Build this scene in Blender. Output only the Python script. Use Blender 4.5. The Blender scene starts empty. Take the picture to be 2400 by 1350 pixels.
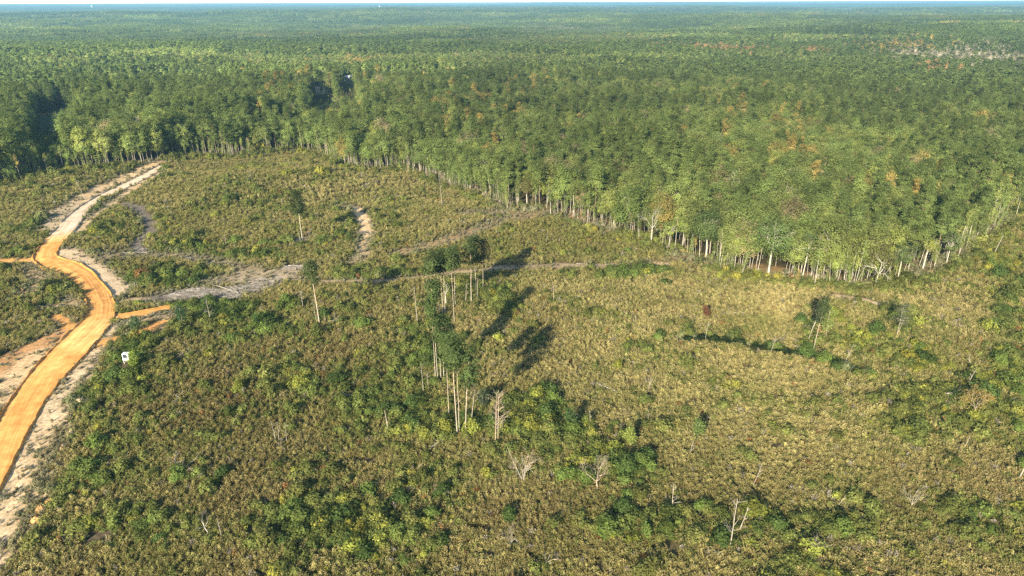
import bpy, math, random
import numpy as np
from mathutils import Vector, Matrix

R = math.radians
SC = bpy.context.scene
COL = SC.collection

# ------------------------------------------------------------------ camera
CAM_Z = 90.0
PITCH = 22.72          # degrees below the horizon
ROLL = -0.21
FPX = 1600.0           # focal length in pixels of the 2400 px wide photograph
pr, rr = R(PITCH), R(ROLL)
fwd = np.array([0, math.cos(pr), -math.sin(pr)])
up0 = np.array([0, math.sin(pr), math.cos(pr)])
rt0 = np.array([1.0, 0, 0])
rt = rt0*math.cos(rr) + up0*math.sin(rr)
upv = -rt0*math.sin(rr) + up0*math.cos(rr)
cd = bpy.data.cameras.new('camera')
cam = bpy.data.objects.new('camera', cd)
COL.objects.link(cam)
cd.sensor_width = 36.0
cd.lens = 36.0*FPX/2400.0
cd.clip_start = 0.5
cd.clip_end = 80000
M = Matrix(((rt[0], upv[0], -fwd[0], 0), (rt[1], upv[1], -fwd[1], 0), (rt[2], upv[2], -fwd[2], CAM_Z), (0, 0, 0, 1)))
cam.matrix_world = M
SC.camera = cam

# ------------------------------------------------------------------ light
SUN_EL, SUN_AZ = 22.5, 203.0      # azimuth clockwise from +Y: low sun behind the camera, to its left
w = bpy.data.worlds.new('World')
SC.world = w
w.use_nodes = True
nt = w.node_tree
nt.nodes.clear()
sky = nt.nodes.new('ShaderNodeTexSky')
sky.sky_type = 'NISHITA'
sky.sun_disc = False
sky.sun_elevation = R(SUN_EL)
sky.sun_rotation = R(SUN_AZ)
sky.air_density = 1.0
sky.dust_density = 0.35
sky.ozone_density = 1.2
bg = nt.nodes.new('ShaderNodeBackground')
bg.inputs['Strength'].default_value = 0.105
wo = nt.nodes.new('ShaderNodeOutputWorld')
nt.links.new(sky.outputs[0], bg.inputs['Color'])
nt.links.new(bg.outputs[0], wo.inputs['Surface'])
sl = bpy.data.lights.new('sun', 'SUN')
sl.energy = 5.0
sl.angle = R(0.5)
sl.color = (1.0, 0.875, 0.65)
sun = bpy.data.objects.new('sun', sl)
COL.objects.link(sun)
ts = Vector((math.sin(R(SUN_AZ))*math.cos(R(SUN_EL)), math.cos(R(SUN_AZ))*math.cos(R(SUN_EL)), math.sin(R(SUN_EL))))
sun.rotation_euler = (-ts).to_track_quat('-Z', 'Y').to_euler()
SC.view_settings.view_transform = 'Standard'
SC.view_settings.look = 'None'
SC.view_settings.gamma = 1.0
SC.view_settings.exposure = 1.46
SC.cycles.max_bounces = 4
SC.cycles.diffuse_bounces = 2
SC.cycles.transmission_bounces = 2
SC.cycles.volume_bounces = 0
SC.cycles.use_denoising = False
SC.cycles.denoiser = 'OPENIMAGEDENOISE'
SC.cycles.denoising_input_passes = 'RGB_ALBEDO_NORMAL'
SC.cycles.denoising_prefilter = 'ACCURATE'

# ------------------------------------------------------------------ numeric helpers
def h2(ix, iy, seed):
    ix = ix.astype(np.int64); iy = iy.astype(np.int64)
    v = (ix*374761393 + iy*668265263 + seed*974634777) & 0xffffffff
    v = ((v ^ (v >> 13))*1274126177) & 0xffffffff
    v = (v ^ (v >> 16)) & 0xffffff
    return v/float(0xffffff)

def vn(x, y, s, seed=0):
    """smooth value noise 0..1, cell size s"""
    x = np.asarray(x, float)/s + 1000.37; y = np.asarray(y, float)/s + 1000.91
    fx = np.floor(x); fy = np.floor(y); u = x-fx; v = y-fy
    u = u*u*(3-2*u); v = v*v*(3-2*v)
    a = h2(fx, fy, seed); b = h2(fx+1, fy, seed); c = h2(fx, fy+1, seed); d = h2(fx+1, fy+1, seed)
    return (a*(1-u)+b*u)*(1-v) + (c*(1-u)+d*u)*v

def fbm(x, y, s, seed=0, n=3):
    t = 0; a = 1; q = 0
    for i in range(n):
        t = t + a*vn(x, y, s/(2**i), seed+i*17); q += a; a *= 0.5
    return t/q

def sstep(a, b, x):
    t = np.clip((np.asarray(x, float)-a)/(b-a), 0, 1)
    return t*t*(3-2*t)

def project(x, y, z):
    """world -> pixel of the 2400x1350 frame"""
    X, Y, Z = np.asarray(x, float), np.asarray(y, float), np.asarray(z, float)-CAM_Z
    d = X*fwd[0]+Y*fwd[1]+Z*fwd[2]
    a = X*rt[0]+Y*rt[1]+Z*rt[2]
    b = X*upv[0]+Y*upv[1]+Z*upv[2]
    d = np.where(d < 1, 1, d)
    return 1200+FPX*a/d, 675-FPX*b/d

def ray(px, py):
    return fwd + rt*((px-1200)/FPX) + upv*((675-py)/FPX)

MOUNDS = []
def height(x, y):
    x = np.asarray(x, float); y = np.asarray(y, float)
    D = np.hypot(x, y)
    z = 2.2*np.sin(x/47.0+0.6)*np.sin(y/61.0+1.1) + 1.4*np.sin(x/29.0-y/41.0+2.0) + 0.5*np.sin(x/13.0+y/17.0)
    for (mx, my, mr, mh) in MOUNDS:
        z = z + mh*np.exp(-((x-mx)**2+(y-my)**2)/(mr*mr))
    far = sstep(500, 2600, D)
    z = z + far*((fbm(x, y, 2600, 5, 3)-0.5)*74 + (vn(x, y, 620, 9)-0.5)*22)
    vf = sstep(9000, 24000, D)
    z = z + vf*(fbm(x, y, 6500, 31, 2)-0.42)*95
    return z

def ground(px, py):
    """pixel -> point on the terrain"""
    d = ray(px, py)
    z = 0.0
    for i in range(14):
        t = (z-CAM_Z)/d[2]
        x, y = d[0]*t, d[1]*t
        z = 0.5*z + 0.5*float(height(x, y))
    return x, y, float(height(x, y))

for (a, b, mr, mh) in ((620, 430, 55, 4.0), (900, 520, 35, 2.0), (300, 640, 28, -1.6), (1700, 900, 60, 1.5), (1260, 520, 40, 1.5)):
    gx, gy, _ = ground(a, b)
    MOUNDS.append((gx, gy, mr, mh))

def H_top(bx, by, ty):
    """height of a thing whose foot shows at (bx,by) and whose top shows at row ty"""
    x, y, z = ground(bx, by)
    lo, hi = 0.0, 60.0
    for i in range(30):
        m = (lo+hi)/2
        _, q = project(x, y, z+m)
        if q > ty: lo = m
        else: hi = m
    return lo

def inpoly(x, y, poly):
    x = np.asarray(x, float); y = np.asarray(y, float)
    c = np.zeros(x.shape, bool)
    n = len(poly); j = n-1
    for i in range(n):
        xi, yi = poly[i]; xj, yj = poly[j]
        if yi != yj:
            t = ((yi > y) != (yj > y)) & (x < (xj-xi)*(y-yi)/(yj-yi)+xi)
            c ^= t
        j = i
    return c

def dseg(x, y, pts):
    """distance to a polyline"""
    x = np.asarray(x, float); y = np.asarray(y, float)
    best = np.full(x.shape, 1e9)
    for (x0, y0), (x1, y1) in zip(pts[:-1], pts[1:]):
        dx, dy = x1-x0, y1-y0
        L = dx*dx+dy*dy+1e-9
        t = np.clip(((x-x0)*dx+(y-y0)*dy)/L, 0, 1)
        best = np.minimum(best, np.hypot(x-x0-t*dx, y-y0-t*dy))
    return best

def gpts(pts):
    return [ground(a, b)[:2] for a, b in pts]

# ------------------------------------------------------------------ materials
def new_mat(name):
    m = bpy.data.materials.new(name)
    m.use_nodes = True
    t = m.node_tree
    t.nodes.clear()
    o = t.nodes.new('ShaderNodeOutputMaterial')
    return m, t, o

def N(t, typ, **kw):
    n = t.nodes.new(typ)
    for k, v in kw.items():
        setattr(n, k, v)
    return n

def mul(t, a, b, blend='MULTIPLY', fac=1.0):
    n = t.nodes.new('ShaderNodeMix'); n.data_type = 'RGBA'; n.blend_type = blend
    if isinstance(fac, (int, float)): n.inputs[0].default_value = fac
    else: t.links.new(fac, n.inputs[0])
    for i, s in ((6, a), (7, b)):
        if isinstance(s, tuple): n.inputs[i].default_value = s+(1,) if len(s) == 3 else s
        else: t.links.new(s, n.inputs[i])
    return n.outputs[2]

def leaf_mat(name, transl=0.3, sheen=0.0):
    m, t, o = new_mat(name)
    at = N(t, 'ShaderNodeAttribute', attribute_name='tint', attribute_type='INSTANCER')
    cv = N(t, 'ShaderNodeAttribute', attribute_name='col', attribute_type='GEOMETRY')
    c = mul(t, at.outputs['Color'], cv.outputs['Color'])
    d = N(t, 'ShaderNodeBsdfDiffuse'); t.links.new(c, d.inputs[0])
    tr = N(t, 'ShaderNodeBsdfTranslucent')
    c2 = mul(t, c, (1.15, 1.1, 0.6)); t.links.new(c2, tr.inputs[0])
    mx = N(t, 'ShaderNodeMixShader'); mx.inputs[0].default_value = transl
    t.links.new(d.outputs[0], mx.inputs[1]); t.links.new(tr.outputs[0], mx.inputs[2])
    t.links.new(mx.outputs[0], o.inputs[0])
    return m

def col_mat(name, rough=0.9, noise=0.0, nscale=3.0, bump=0.0):
    """material whose base colour is the mesh's own 'col' attribute, broken up by noise"""
    m, t, o = new_mat(name)
    cv = N(t, 'ShaderNodeAttribute', attribute_name='col', attribute_type='GEOMETRY')
    c = cv.outputs['Color']
    if noise:
        tc = N(t, 'ShaderNodeTexCoord')
        nz = N(t, 'ShaderNodeTexNoise'); nz.inputs['Scale'].default_value = nscale; nz.inputs['Detail'].default_value = 5
        t.links.new(tc.outputs['Object'], nz.inputs['Vector'])
        rp = N(t, 'ShaderNodeMapRange'); rp.inputs['From Min'].default_value = 0.3; rp.inputs['From Max'].default_value = 0.7
        rp.inputs['To Min'].default_value = 1-noise; rp.inputs['To Max'].default_value = 1+noise
        t.links.new(nz.outputs[0], rp.inputs['Value'])
        cc = N(t, 'ShaderNodeCombineColor')
        for i in range(3): t.links.new(rp.outputs[0], cc.inputs[i])
        c = mul(t, c, cc.outputs[0])
    b = N(t, 'ShaderNodeBsdfPrincipled'); b.inputs['Roughness'].default_value = rough
    b.inputs['Specular IOR Level'].default_value = 0.2
    t.links.new(c, b.inputs['Base Color'])
    if bump and noise:
        bp = N(t, 'ShaderNodeBump'); bp.inputs['Strength'].default_value = bump; bp.inputs['Distance'].default_value = 0.1
        t.links.new(nz.outputs[0], bp.inputs['Height']); t.links.new(bp.outputs[0], b.inputs['Normal'])
    t.links.new(b.outputs[0], o.inputs[0])
    return m

M_LEAF = leaf_mat('foliage', 0.28)
M_NEED = leaf_mat('needles', 0.15)
M_GRASS = leaf_mat('dry_grass', 0.3)
M_BARK = col_mat('bark', 0.95, 0.35, 2.5)
M_WOOD = col_mat('dead_wood', 0.9, 0.25, 3.0)

# ------------------------------------------------------------------ mesh helpers
def quads_mesh(name, Q, C, mats, mi=None):
    """Q (n,4,3) quads, C (n,3) or (n,4,3) colours"""
    Q = np.asarray(Q, np.float32); n = len(Q)
    me = bpy.data.meshes.new(name)
    me.vertices.add(n*4); me.vertices.foreach_set('co', Q.reshape(-1))
    me.loops.add(n*4); me.loops.foreach_set('vertex_index', np.arange(n*4, dtype=np.int32))
    me.polygons.add(n); me.polygons.foreach_set('loop_start', np.arange(0, n*4, 4, dtype=np.int32))
    for m in mats: me.materials.append(m)
    if mi is not None: me.polygons.foreach_set('material_index', np.asarray(mi, np.int32))
    C = np.asarray(C, np.float32)
    if C.ndim == 2: C = np.repeat(C[:, None, :], 4, 1)
    at = me.attributes.new('col', 'FLOAT_COLOR', 'POINT')
    at.data.foreach_set('color', np.concatenate([C.reshape(-1, 3), np.ones((n*4, 1), np.float32)], 1).reshape(-1))
    me.update(calc_edges=True)
    return me

def grid_mesh(name, V, nu, nv, mats, col=None, uv=None, smooth=True, wrap=False):
    """V (nu*nv,3) vertices of a grid, index = i*nv+j"""
    me = bpy.data.meshes.new(name)
    me.vertices.add(len(V)); me.vertices.foreach_set('co', np.asarray(V, np.float32).reshape(-1))
    i, j = np.meshgrid(np.arange(nu-1), np.arange(nv if wrap else nv-1), indexing='ij')
    j2 = (j+1) % nv
    F = np.stack([i*nv+j, (i+1)*nv+j, (i+1)*nv+j2, i*nv+j2], -1).reshape(-1, 4).astype(np.int32)
    me.loops.add(F.size); me.loops.foreach_set('vertex_index', F.reshape(-1))
    me.polygons.add(len(F)); me.polygons.foreach_set('loop_start', np.arange(0, F.size, 4, dtype=np.int32))
    if smooth: me.polygons.foreach_set('use_smooth', np.ones(len(F), bool))
    for m in mats: me.materials.append(m)
    if col is not None:
        at = me.attributes.new('col', 'FLOAT_COLOR', 'POINT')
        at.data.foreach_set('color', np.concatenate([np.asarray(col, np.float32), np.ones((len(V), 1), np.float32)], 1).reshape(-1))
    if uv is not None:
        at = me.attributes.new('run', 'FLOAT_VECTOR', 'POINT')
        at.data.foreach_set('vector', np.asarray(uv, np.float32).reshape(-1))
    me.update(calc_edges=True)
    return me

def tube(pts, rad, seg=6):
    """quads of a tapering tube through pts"""
    pts = np.asarray(pts, float); out = []
    rings = []
    for k, p in enumerate(pts):
        d = pts[min(k+1, len(pts)-1)]-pts[max(k-1, 0)]
        d = d/(np.linalg.norm(d)+1e-9)
        a = np.cross(d, [0.31, 0.95, 0.07]); a /= np.linalg.norm(a)+1e-9
        b = np.cross(d, a)
        th = np.arange(seg)*2*math.pi/seg
        rings.append(p + rad[k]*(np.cos(th)[:, None]*a+np.sin(th)[:, None]*b))
    for k in range(len(rings)-1):
        for s in range(seg):
            s2 = (s+1) % seg
            out.append([rings[k][s], rings[k][s2], rings[k+1][s2], rings[k+1][s]])
    return out

def leaves(rng, centers, n, spread, size, out=None, up=0.3, aspect=1.6):
    """n small leaf quads round each centre; spread (3,), returns quads and the clump each belongs to"""
    C = np.repeat(np.asarray(centers, float), n, 0)
    m = len(C)
    off = rng.normal(0, 1, (m, 3))*np.asarray(spread)
    nr = rng.normal(0, 1, (m, 3)); nr /= np.linalg.norm(nr, axis=1)[:, None]
    if out is not None:
        o = (C+off)-np.asarray(out, float); o /= np.linalg.norm(o, axis=1)[:, None]+1e-9
        nr = nr*0.55 + o*1.0 + np.array([0, 0, up])
        nr /= np.linalg.norm(nr, axis=1)[:, None]
    t = rng.normal(0, 1, (m, 3)); a = np.cross(nr, t); a /= np.linalg.norm(a, axis=1)[:, None]+1e-9
    b = np.cross(nr, a)
    s = (size*rng.uniform(0.55, 1.35, m))[:, None]
    c = C+off
    Q = np.stack([c-a*s*aspect/2, c-b*s/2, c+a*s*aspect/2, c+b*s/2], 1)
    return Q, np.repeat(np.arange(len(centers)), n)

def make_obj(name, me, parent=None, link=True):
    o = bpy.data.objects.new(name, me)
    if link: COL.objects.link(o)
    if parent is not None: o.parent = parent
    return o

def tag(o, label=None, cat=None, group=None, kind=None):
    if label: o['label'] = label
    if cat: o['category'] = cat
    if group: o['group'] = group
    if kind: o['kind'] = kind
    return o

def tree_obj(name, loc, rot, sc, parts, tint):
    """Empty + parts; parts = [(name, mesh)]"""
    e = bpy.data.objects.new(name, None); COL.objects.link(e)
    e.empty_display_size = 0.5
    e.location = loc; e.rotation_euler = rot; e.scale = sc
    for n, me in parts:
        o = make_obj(n, me, e)
        o['tint'] = [float(tint[0]), float(tint[1]), float(tint[2])]
    return e

def scatter(name, protos, P, rot, scl, tint, idx, kind='stuff'):
    """one object whose geometry nodes place the prototype meshes on points"""
    pc = bpy.data.collections.new(name+'_kinds')
    for k, me in enumerate(protos):
        po = bpy.data.objects.new('%s_kind_%03d' % (name, k), me)
        pc.objects.link(po)
    me = bpy.data.meshes.new(name)
    n = len(P)
    me.vertices.add(n); me.vertices.foreach_set('co', np.asarray(P, np.float32).reshape(-1))
    for nm, typ, key, arr in (('rot', 'FLOAT_VECTOR', 'vector', rot), ('scl', 'FLOAT_VECTOR', 'vector', scl)):
        a = me.attributes.new(nm, typ, 'POINT'); a.data.foreach_set(key, np.asarray(arr, np.float32).reshape(-1))
    a = me.attributes.new('tint', 'FLOAT_COLOR', 'POINT')
    a.data.foreach_set('color', np.concatenate([np.asarray(tint, np.float32), np.ones((n, 1), np.float32)], 1).reshape(-1))
    a = me.attributes.new('pick', 'INT', 'POINT'); a.data.foreach_set('value', np.asarray(idx, np.int32))
    o = make_obj(name, me)
    g = bpy.data.node_groups.new(name+'_scatter', 'GeometryNodeTree')
    g.interface.new_socket('Geometry', in_out='INPUT', socket_type='NodeSocketGeometry')
    g.interface.new_socket('Geometry', in_out='OUTPUT', socket_type='NodeSocketGeometry')
    gi = g.nodes.new('NodeGroupInput'); go = g.nodes.new('NodeGroupOutput')
    ci = g.nodes.new('GeometryNodeCollectionInfo')
    ci.inputs['Collection'].default_value = pc
    ci.inputs['Separate Children'].default_value = True
    ci.inputs['Reset Children'].default_value = True
    ip = g.nodes.new('GeometryNodeInstanceOnPoints')
    ip.inputs['Pick Instance'].default_value = True
    def attr(nm, dt):
        q = g.nodes.new('GeometryNodeInputNamedAttribute'); q.data_type = dt
        q.inputs['Name'].default_value = nm
        return next(s for s in q.outputs if s.name == 'Attribute' and s.enabled)
    g.links.new(gi.outputs[0], ip.inputs['Points'])
    g.links.new(ci.outputs[0], ip.inputs['Instance'])
    g.links.new(attr('pick', 'INT'), ip.inputs['Instance Index'])
    er = g.nodes.new('FunctionNodeEulerToRotation')
    g.links.new(attr('rot', 'FLOAT_VECTOR'), er.inputs[0])
    g.links.new(er.outputs[0], ip.inputs['Rotation'])
    g.links.new(attr('scl', 'FLOAT_VECTOR'), ip.inputs['Scale'])
    g.links.new(ip.outputs[0], go.inputs[0])
    md = o.modifiers.new('scatter', 'NODES'); md.node_group = g
    o['kind'] = kind
    return o

# ------------------------------------------------------------------ layout of the place (photo pixels laid onto the terrain)
EDGE = [(-900, 640), (-420, 520), (-160, 470), (0, 440), (60, 418), (130, 402), (240, 396), (330, 388), (395, 376), (470, 366), (560, 370), (640, 356),
        (700, 353), (750, 364), (800, 392), (860, 402), (930, 402), (1000, 418), (1060, 440), (1120, 462), (1200, 490),
        (1300, 500), (1360, 520), (1420, 538), (1470, 556), (1540, 578), (1640, 615), (1720, 640), (1800, 652), (1900, 664),
        (2000, 676), (2080, 676), (2140, 655), (2200, 625), (2260, 590), (2310, 560), (2360, 510), (2400, 478), (2480, 440), (2700, 360), (3000, 330)]
CLEAR = gpts(EDGE) + [(420, 150), (300, -40), (-300, -40), (-420, 60)]
EDGE_G = gpts(EDGE)

ROAD_L = [(372, 388), (345, 402), (333, 410), (283, 433), (233, 457), (183, 487), (150, 515), (133, 537), (112, 556), (95, 573), (82, 590), (76, 606), (82, 619), (105, 629),
          (140, 645), (165, 663), (187, 683), (201, 703), (206, 724), (201, 745), (186, 762), (165, 780), (140, 805), (112, 832), (89, 854),
          (60, 890), (37, 924), (0, 983), (-60, 1095), (-140, 1270)]
ROAD_R = [(388, 392), (368, 405), (352, 414), (293, 443), (240, 470), (205, 500), (188, 524), (172, 545), (158, 562), (145, 576), (136, 588), (133, 597), (143, 605), (187, 618),
          (217, 638), (240, 663), (258, 688), (268, 710), (273, 733), (266, 755), (250, 775), (233, 793), (205, 825), (181, 854), (155, 882),
          (128, 911), (96, 952), (70, 1005), (11, 1120), (-80, 1300)]
def blob(px, py, bx, by, rx, ry, ang=0):
    c, s = math.cos(R(ang)), math.sin(R(ang))
    dx, dy = px-bx, py-by
    u = (dx*c+dy*s)/rx; v = (-dx*s+dy*c)/ry
    return np.exp(-(u*u+v*v))

GREEN = [(370, 657, 95, 20, 0, 1.3), (480, 650, 30, 9, -5, 1.2), (500, 735, 95, 26, 8, 1.4), (640, 712, 80, 18, 0, .6), (270, 530, 75, 32, 0, .7), (300, 800, 40, 40, -30, .8),
         (290, 865, 70, 26, -35, 1.4), (200, 945, 50, 22, -40, .8), (230, 480, 40, 20, 0, .5), (90, 530, 60, 18, -20, .8), (40, 590, 40, 12, 0, .6), (870, 642, 110, 11, -2, .9),
         (1160, 570, 80, 12, -8, .5), (1500, 642, 85, 9, -4, 1.8), (1330, 640, 60, 10, -10, .5), (1700, 640, 60, 12, 0, .5),
         (1010, 790, 50, 40, 0, .3), (1150, 700, 50, 26, 20, .6), (1215, 730, 30, 16, 0, .7), (1000, 850, 60, 30, 0, .3), (980, 850, 90, 60, 0, .5), (930, 960, 140, 50, 10, .7), (1240, 950, 60, 40, 0, .7),
         (1130, 1010, 120, 30, 0, .8), (1300, 1020, 90, 35, 0, .8), (1450, 1090, 90, 45, 20, 1.0), (1370, 1110, 60, 40, 0, .7), (870, 1240, 140, 55, 0, .9), (700, 1230, 90, 60, 0, .6), (470, 1140, 60, 35, 0, .8),
         (200, 1120, 60, 60, 0, .6), (330, 1230, 120, 40, 0, .5), (1640, 795, 60, 6, 5, .9), (1760, 808, 80, 6, 10, 1.0), (1880, 838, 70, 6, 12, 1.0), (1980, 865, 60, 14, 20, 1.2),
         (2020, 800, 60, 25, 0, .9), (2140, 850, 60, 30, 20, .8), (2290, 930, 60, 60, 60, 1.0), (2350, 700, 40, 80, 0, .7), (2330, 620, 60, 30, 0, .6), (2370, 900, 40, 70, 0, .8), (2180, 960, 50, 30, 0, .4),
         (2120, 1010, 40, 20, 0, .5), (1900, 760, 20, 60, 12, .7), (1960, 760, 18, 50, 0, .6), (2100, 730, 14, 50, 0, .5), (1560, 1240, 220, 40, 0, .5), (2300, 1210, 90, 40, 0, .5), (1900, 1250, 150, 40, 0, .5),
         (600, 470, 130, 30, -8, .4), (760, 560, 130, 30, -10, .4), (480, 580, 90, 16, 5, .8), (620, 600, 90, 10, 0, .7), (700, 900, 160, 40, 0, .3), (120, 700, 60, 20, -10, .6), (660, 770, 200, 30, 0, .5)]
YELLOW = [(1240, 1000, 50, 20, 0, 1.0), (1440, 1050, 80, 30, 0, .6), (1370, 1110, 40, 30, 0, .7), (2180, 850, 90, 28, 15, .8), (2300, 930, 60, 70, 0, .8), (2010, 790, 50, 22, 0, .8), (860, 1240, 120, 50, 0, .5),
          (450, 540, 160, 30, -6, .4), (640, 400, 160, 30, -4, .4), (300, 520, 80, 20, 0, .3), (1250, 560, 90, 24, 10, .6), (1380, 560, 100, 22, 10, .6), (1700, 655, 140, 14, 3, .9), (1200, 590, 60, 16, 0, .5),
          (980, 1020, 100, 40, 0, .5), (1960, 750, 14, 50, 8, .9), (2330, 620, 50, 60, 0, .4), (1130, 1030, 60, 24, 0, .6), (470, 1150, 30, 20, 0, .6), (520, 760, 60, 16, 0, .4)]
STRAW_AND_SUN = [(700, 480, 480, 100, 0, .45), (1450, 650, 500, 60, 0, .4), (80, 480, 150, 60, 0, .3), (1700, 930, 420, 190, 6, .8), (1850, 700, 140, 42, 5, 1.0), (2230, 720, 170, 70, -10, .6), (1180, 800, 90, 60, 0, .4), (720, 455, 110, 26, -6, .9), (900, 430, 120, 18, 4, .6), (1500, 700, 200, 60, 0, .5), (560, 330, 60, 10, 0, .3),  # the widest blobs also brighten the upper slope by tint, as if sun-facing
         (560, 640, 130, 20, 0, .5), (1350, 850, 120, 80, 0, .4), (100, 450, 120, 26, -5, .3), (1950, 1150, 300, 90, 0, .3)]
BROWN = [(480, 940, 260, 90, -8, 1.0), (620, 1130, 240, 100, 0, .7), (760, 850, 160, 60, 0, .5), (1260, 760, 70, 90, 20, .4), (1250, 1230, 200, 60, 0, .6), (1550, 1180, 180, 60, 0, .5), (2200, 1150, 200, 90, 0, .4), (540, 400, 120, 14, 0, .3)]

def chan(px, py, L):
    t = np.zeros(np.shape(px))
    for (a, b, rx, ry, an, k) in L:
        t = t + k*blob(px, py, a, b, rx, ry, an)
    return t

# bare ground and painted-shade strips: (polyline in photo pixels, half width in metres, soft edge in metres, colour)
SANDC = (0.58, 0.43, 0.25); PALE = (0.55, 0.43, 0.28); ORNG = (0.60, 0.31, 0.10); TANT = (0.36, 0.25, 0.13); GREYS = (0.17, 0.145, 0.12); REDS = (0.42, 0.24, 0.11)
BARE = [([(262, 770), (215, 835), (145, 925), (88, 1010), (35, 1110), (-20, 1240), (-70, 1400)], 2.2, 4.2, PALE, .8),
        ([(120, 1010), (60, 1130), (10, 1270)], 2.5, 4.0, SANDC, .4),
        ([(135, 592), (205, 622), (245, 655), (272, 690)], 3.5, 4.0, PALE, .9),
        ([(250, 680), (262, 715), (300, 701), (345, 702)], 1.3, 2.0, SANDC, .9),
        ([(190, 470), (150, 495), (120, 535)], 4.0, 5.0, PALE, .75),
        ([(370, 380), (300, 415), (240, 440), (190, 470)], 3.5, 5.0, SANDC, .8),
        ([(380, 405), (330, 430), (270, 470), (215, 510), (180, 550)], 2.0, 3.0, SANDC, .8),
        ([(0, 870), (60, 830), (120, 800), (160, 778)], 5.0, 4.0, REDS, .9),
        ([(-20, 950), (40, 880), (90, 830)], 3.5, 3.0, SANDC, .8),
        ([(60, 690), (100, 660), (70, 625)], 2.0, 3.5, SANDC, .5),
        ([(150, 700), (190, 715), (110, 720)], 1.5, 2.5, SANDC, .5),
        ([(832, 488), (852, 515), (858, 545)], 2.2, 2.2, SANDC, 1.0),
        ([(858, 545), (852, 580), (845, 608), (820, 616)], 1.6, 3.2, SANDC, .65),
        ([(780, 486), (825, 484)], 2.0, 3.0, GREYS, .7),  # grey soil colour deepens the lone pine's cast shadow
        ([(640, 650), (760, 661), (870, 660), (980, 650), (1060, 640), (1150, 632), (1300, 624), (1450, 622), (1560, 618)], 1.3, 2.2, (0.38, 0.29, 0.18), .8),
        ([(1240, 505), (1180, 515), (1120, 538), (1060, 560), (1000, 580), (940, 592)], 2.6, 4.0, TANT, .6),
        ([(1340, 500), (1240, 498), (1100, 500)], 4.0, 5.0, (0.33, 0.24, 0.12), .5),
        ([(285, 478), (320, 487), (345, 510), (352, 545), (320, 575), (335, 590)], 1.6, 2.4, GREYS, .9),
        ([(250, 600), (330, 597), (420, 600), (520, 618), (620, 640)], 2.0, 4.0, (0.34, 0.27, 0.17), .6),
        ([(380, 695), (460, 690), (560, 685), (600, 672)], 5.0, 5.0, GREYS, .7),
        ([(520, 655), (600, 650), (680, 635)], 4.0, 5.0, (0.36, 0.29, 0.2), .7),
        ([(1965, 694), (2010, 703), (2068, 716)], 1.2, 1.6, (0.5, 0.38, 0.22), .9),
        ([(300, 760), (350, 740), (400, 745)], 3.5, 4.0, SANDC, .6),
        ([(225, 806), (300, 790), (340, 778), (385, 755)], 2.2, 2.6, ORNG, .95),
        ([(-20, 613), (40, 612), (85, 610)], 2.0, 1.6, ORNG, 1.0),
        ([(128, 742), (150, 755), (175, 772)], 1.6, 1.5, ORNG, .9),
        ([(1020, 405), (1100, 445), (1200, 482)], 2.5, 5.0, (0.28, 0.18, 0.11), .45),
        ([(1310, 498), (1380, 520), (1430, 532)], 4.0, 5.0, (0.31, 0.20, 0.12), .55),
        ([(1600, 605), (1660, 618)], 3.0, 4.0, (0.32, 0.22, 0.14), .5),
        ([(1770, 630), (1890, 645), (2000, 660)], 3.0, 5.0, (0.36, 0.25, 0.12), .6),
        ([(2140, 640), (2190, 610), (2290, 540), (2330, 515)], 3.0, 5.0, (0.31, 0.22, 0.13), .45),
        ([(1590, 796), (1660, 798), (1740, 808), (1820, 826), (1895, 838), (1960, 858), (2010, 876)], .9, 1.2, (0.035, 0.032, 0.022), .45),  # near-black soil colour stands in for the shadow along the ditch
        ([(700, 566), (712, 560)], 2.0, 2.5, (0.34, 0.25, 0.17), .7)]
BARE = [(gpts(p), hw, se, c, k) for p, hw, se, c, k in BARE]

# far openings in the forest: polygon in photo pixels, ground colour
def far_poly(P): return [ground(a, b)[:2] for a, b in P]
OPEN = [(far_poly([(92, 266), (132, 263), (175, 259), (172, 262), (135, 268), (95, 270)]), (0.45, 0.24, 0.10)),
        (far_poly([(88, 270), (178, 262), (196, 300), (150, 322), (84, 325)]), (0.05, 0.09, 0.04)),
        (far_poly([(128, 262), (158, 260), (160, 244), (135, 244)]), (0.04, 0.06, 0.03)),
        (far_poly([(1815, 80), (1890, 83.5), (1885, 87), (1815, 83)]), (0.60, 0.42, 0.20)),
        (far_poly([(1900, 84), (1945, 83), (1945, 87), (1900, 88)]), (0.55, 0.38, 0.22)),
        (far_poly([(2050, 77), (2120, 74), (2122, 76), (2052, 79)]), (0.60, 0.42, 0.20)),
        (far_poly([(2262, 75.5), (2310, 76), (2310, 78.5), (2262, 78)]), (0.60, 0.42, 0.20)),
        (far_poly([(1900, 30), (1990, 24), (2050, 27), (1960, 34)]), (0.30, 0.27, 0.24)),
        (far_poly([(740, 211), (770, 209), (775, 217), (745, 220)]), (0.30, 0.26, 0.15)),
        (far_poly([(805, 186), (832, 186), (838, 195), (803, 195)]), (0.16, 0.18, 0.08))]

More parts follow.
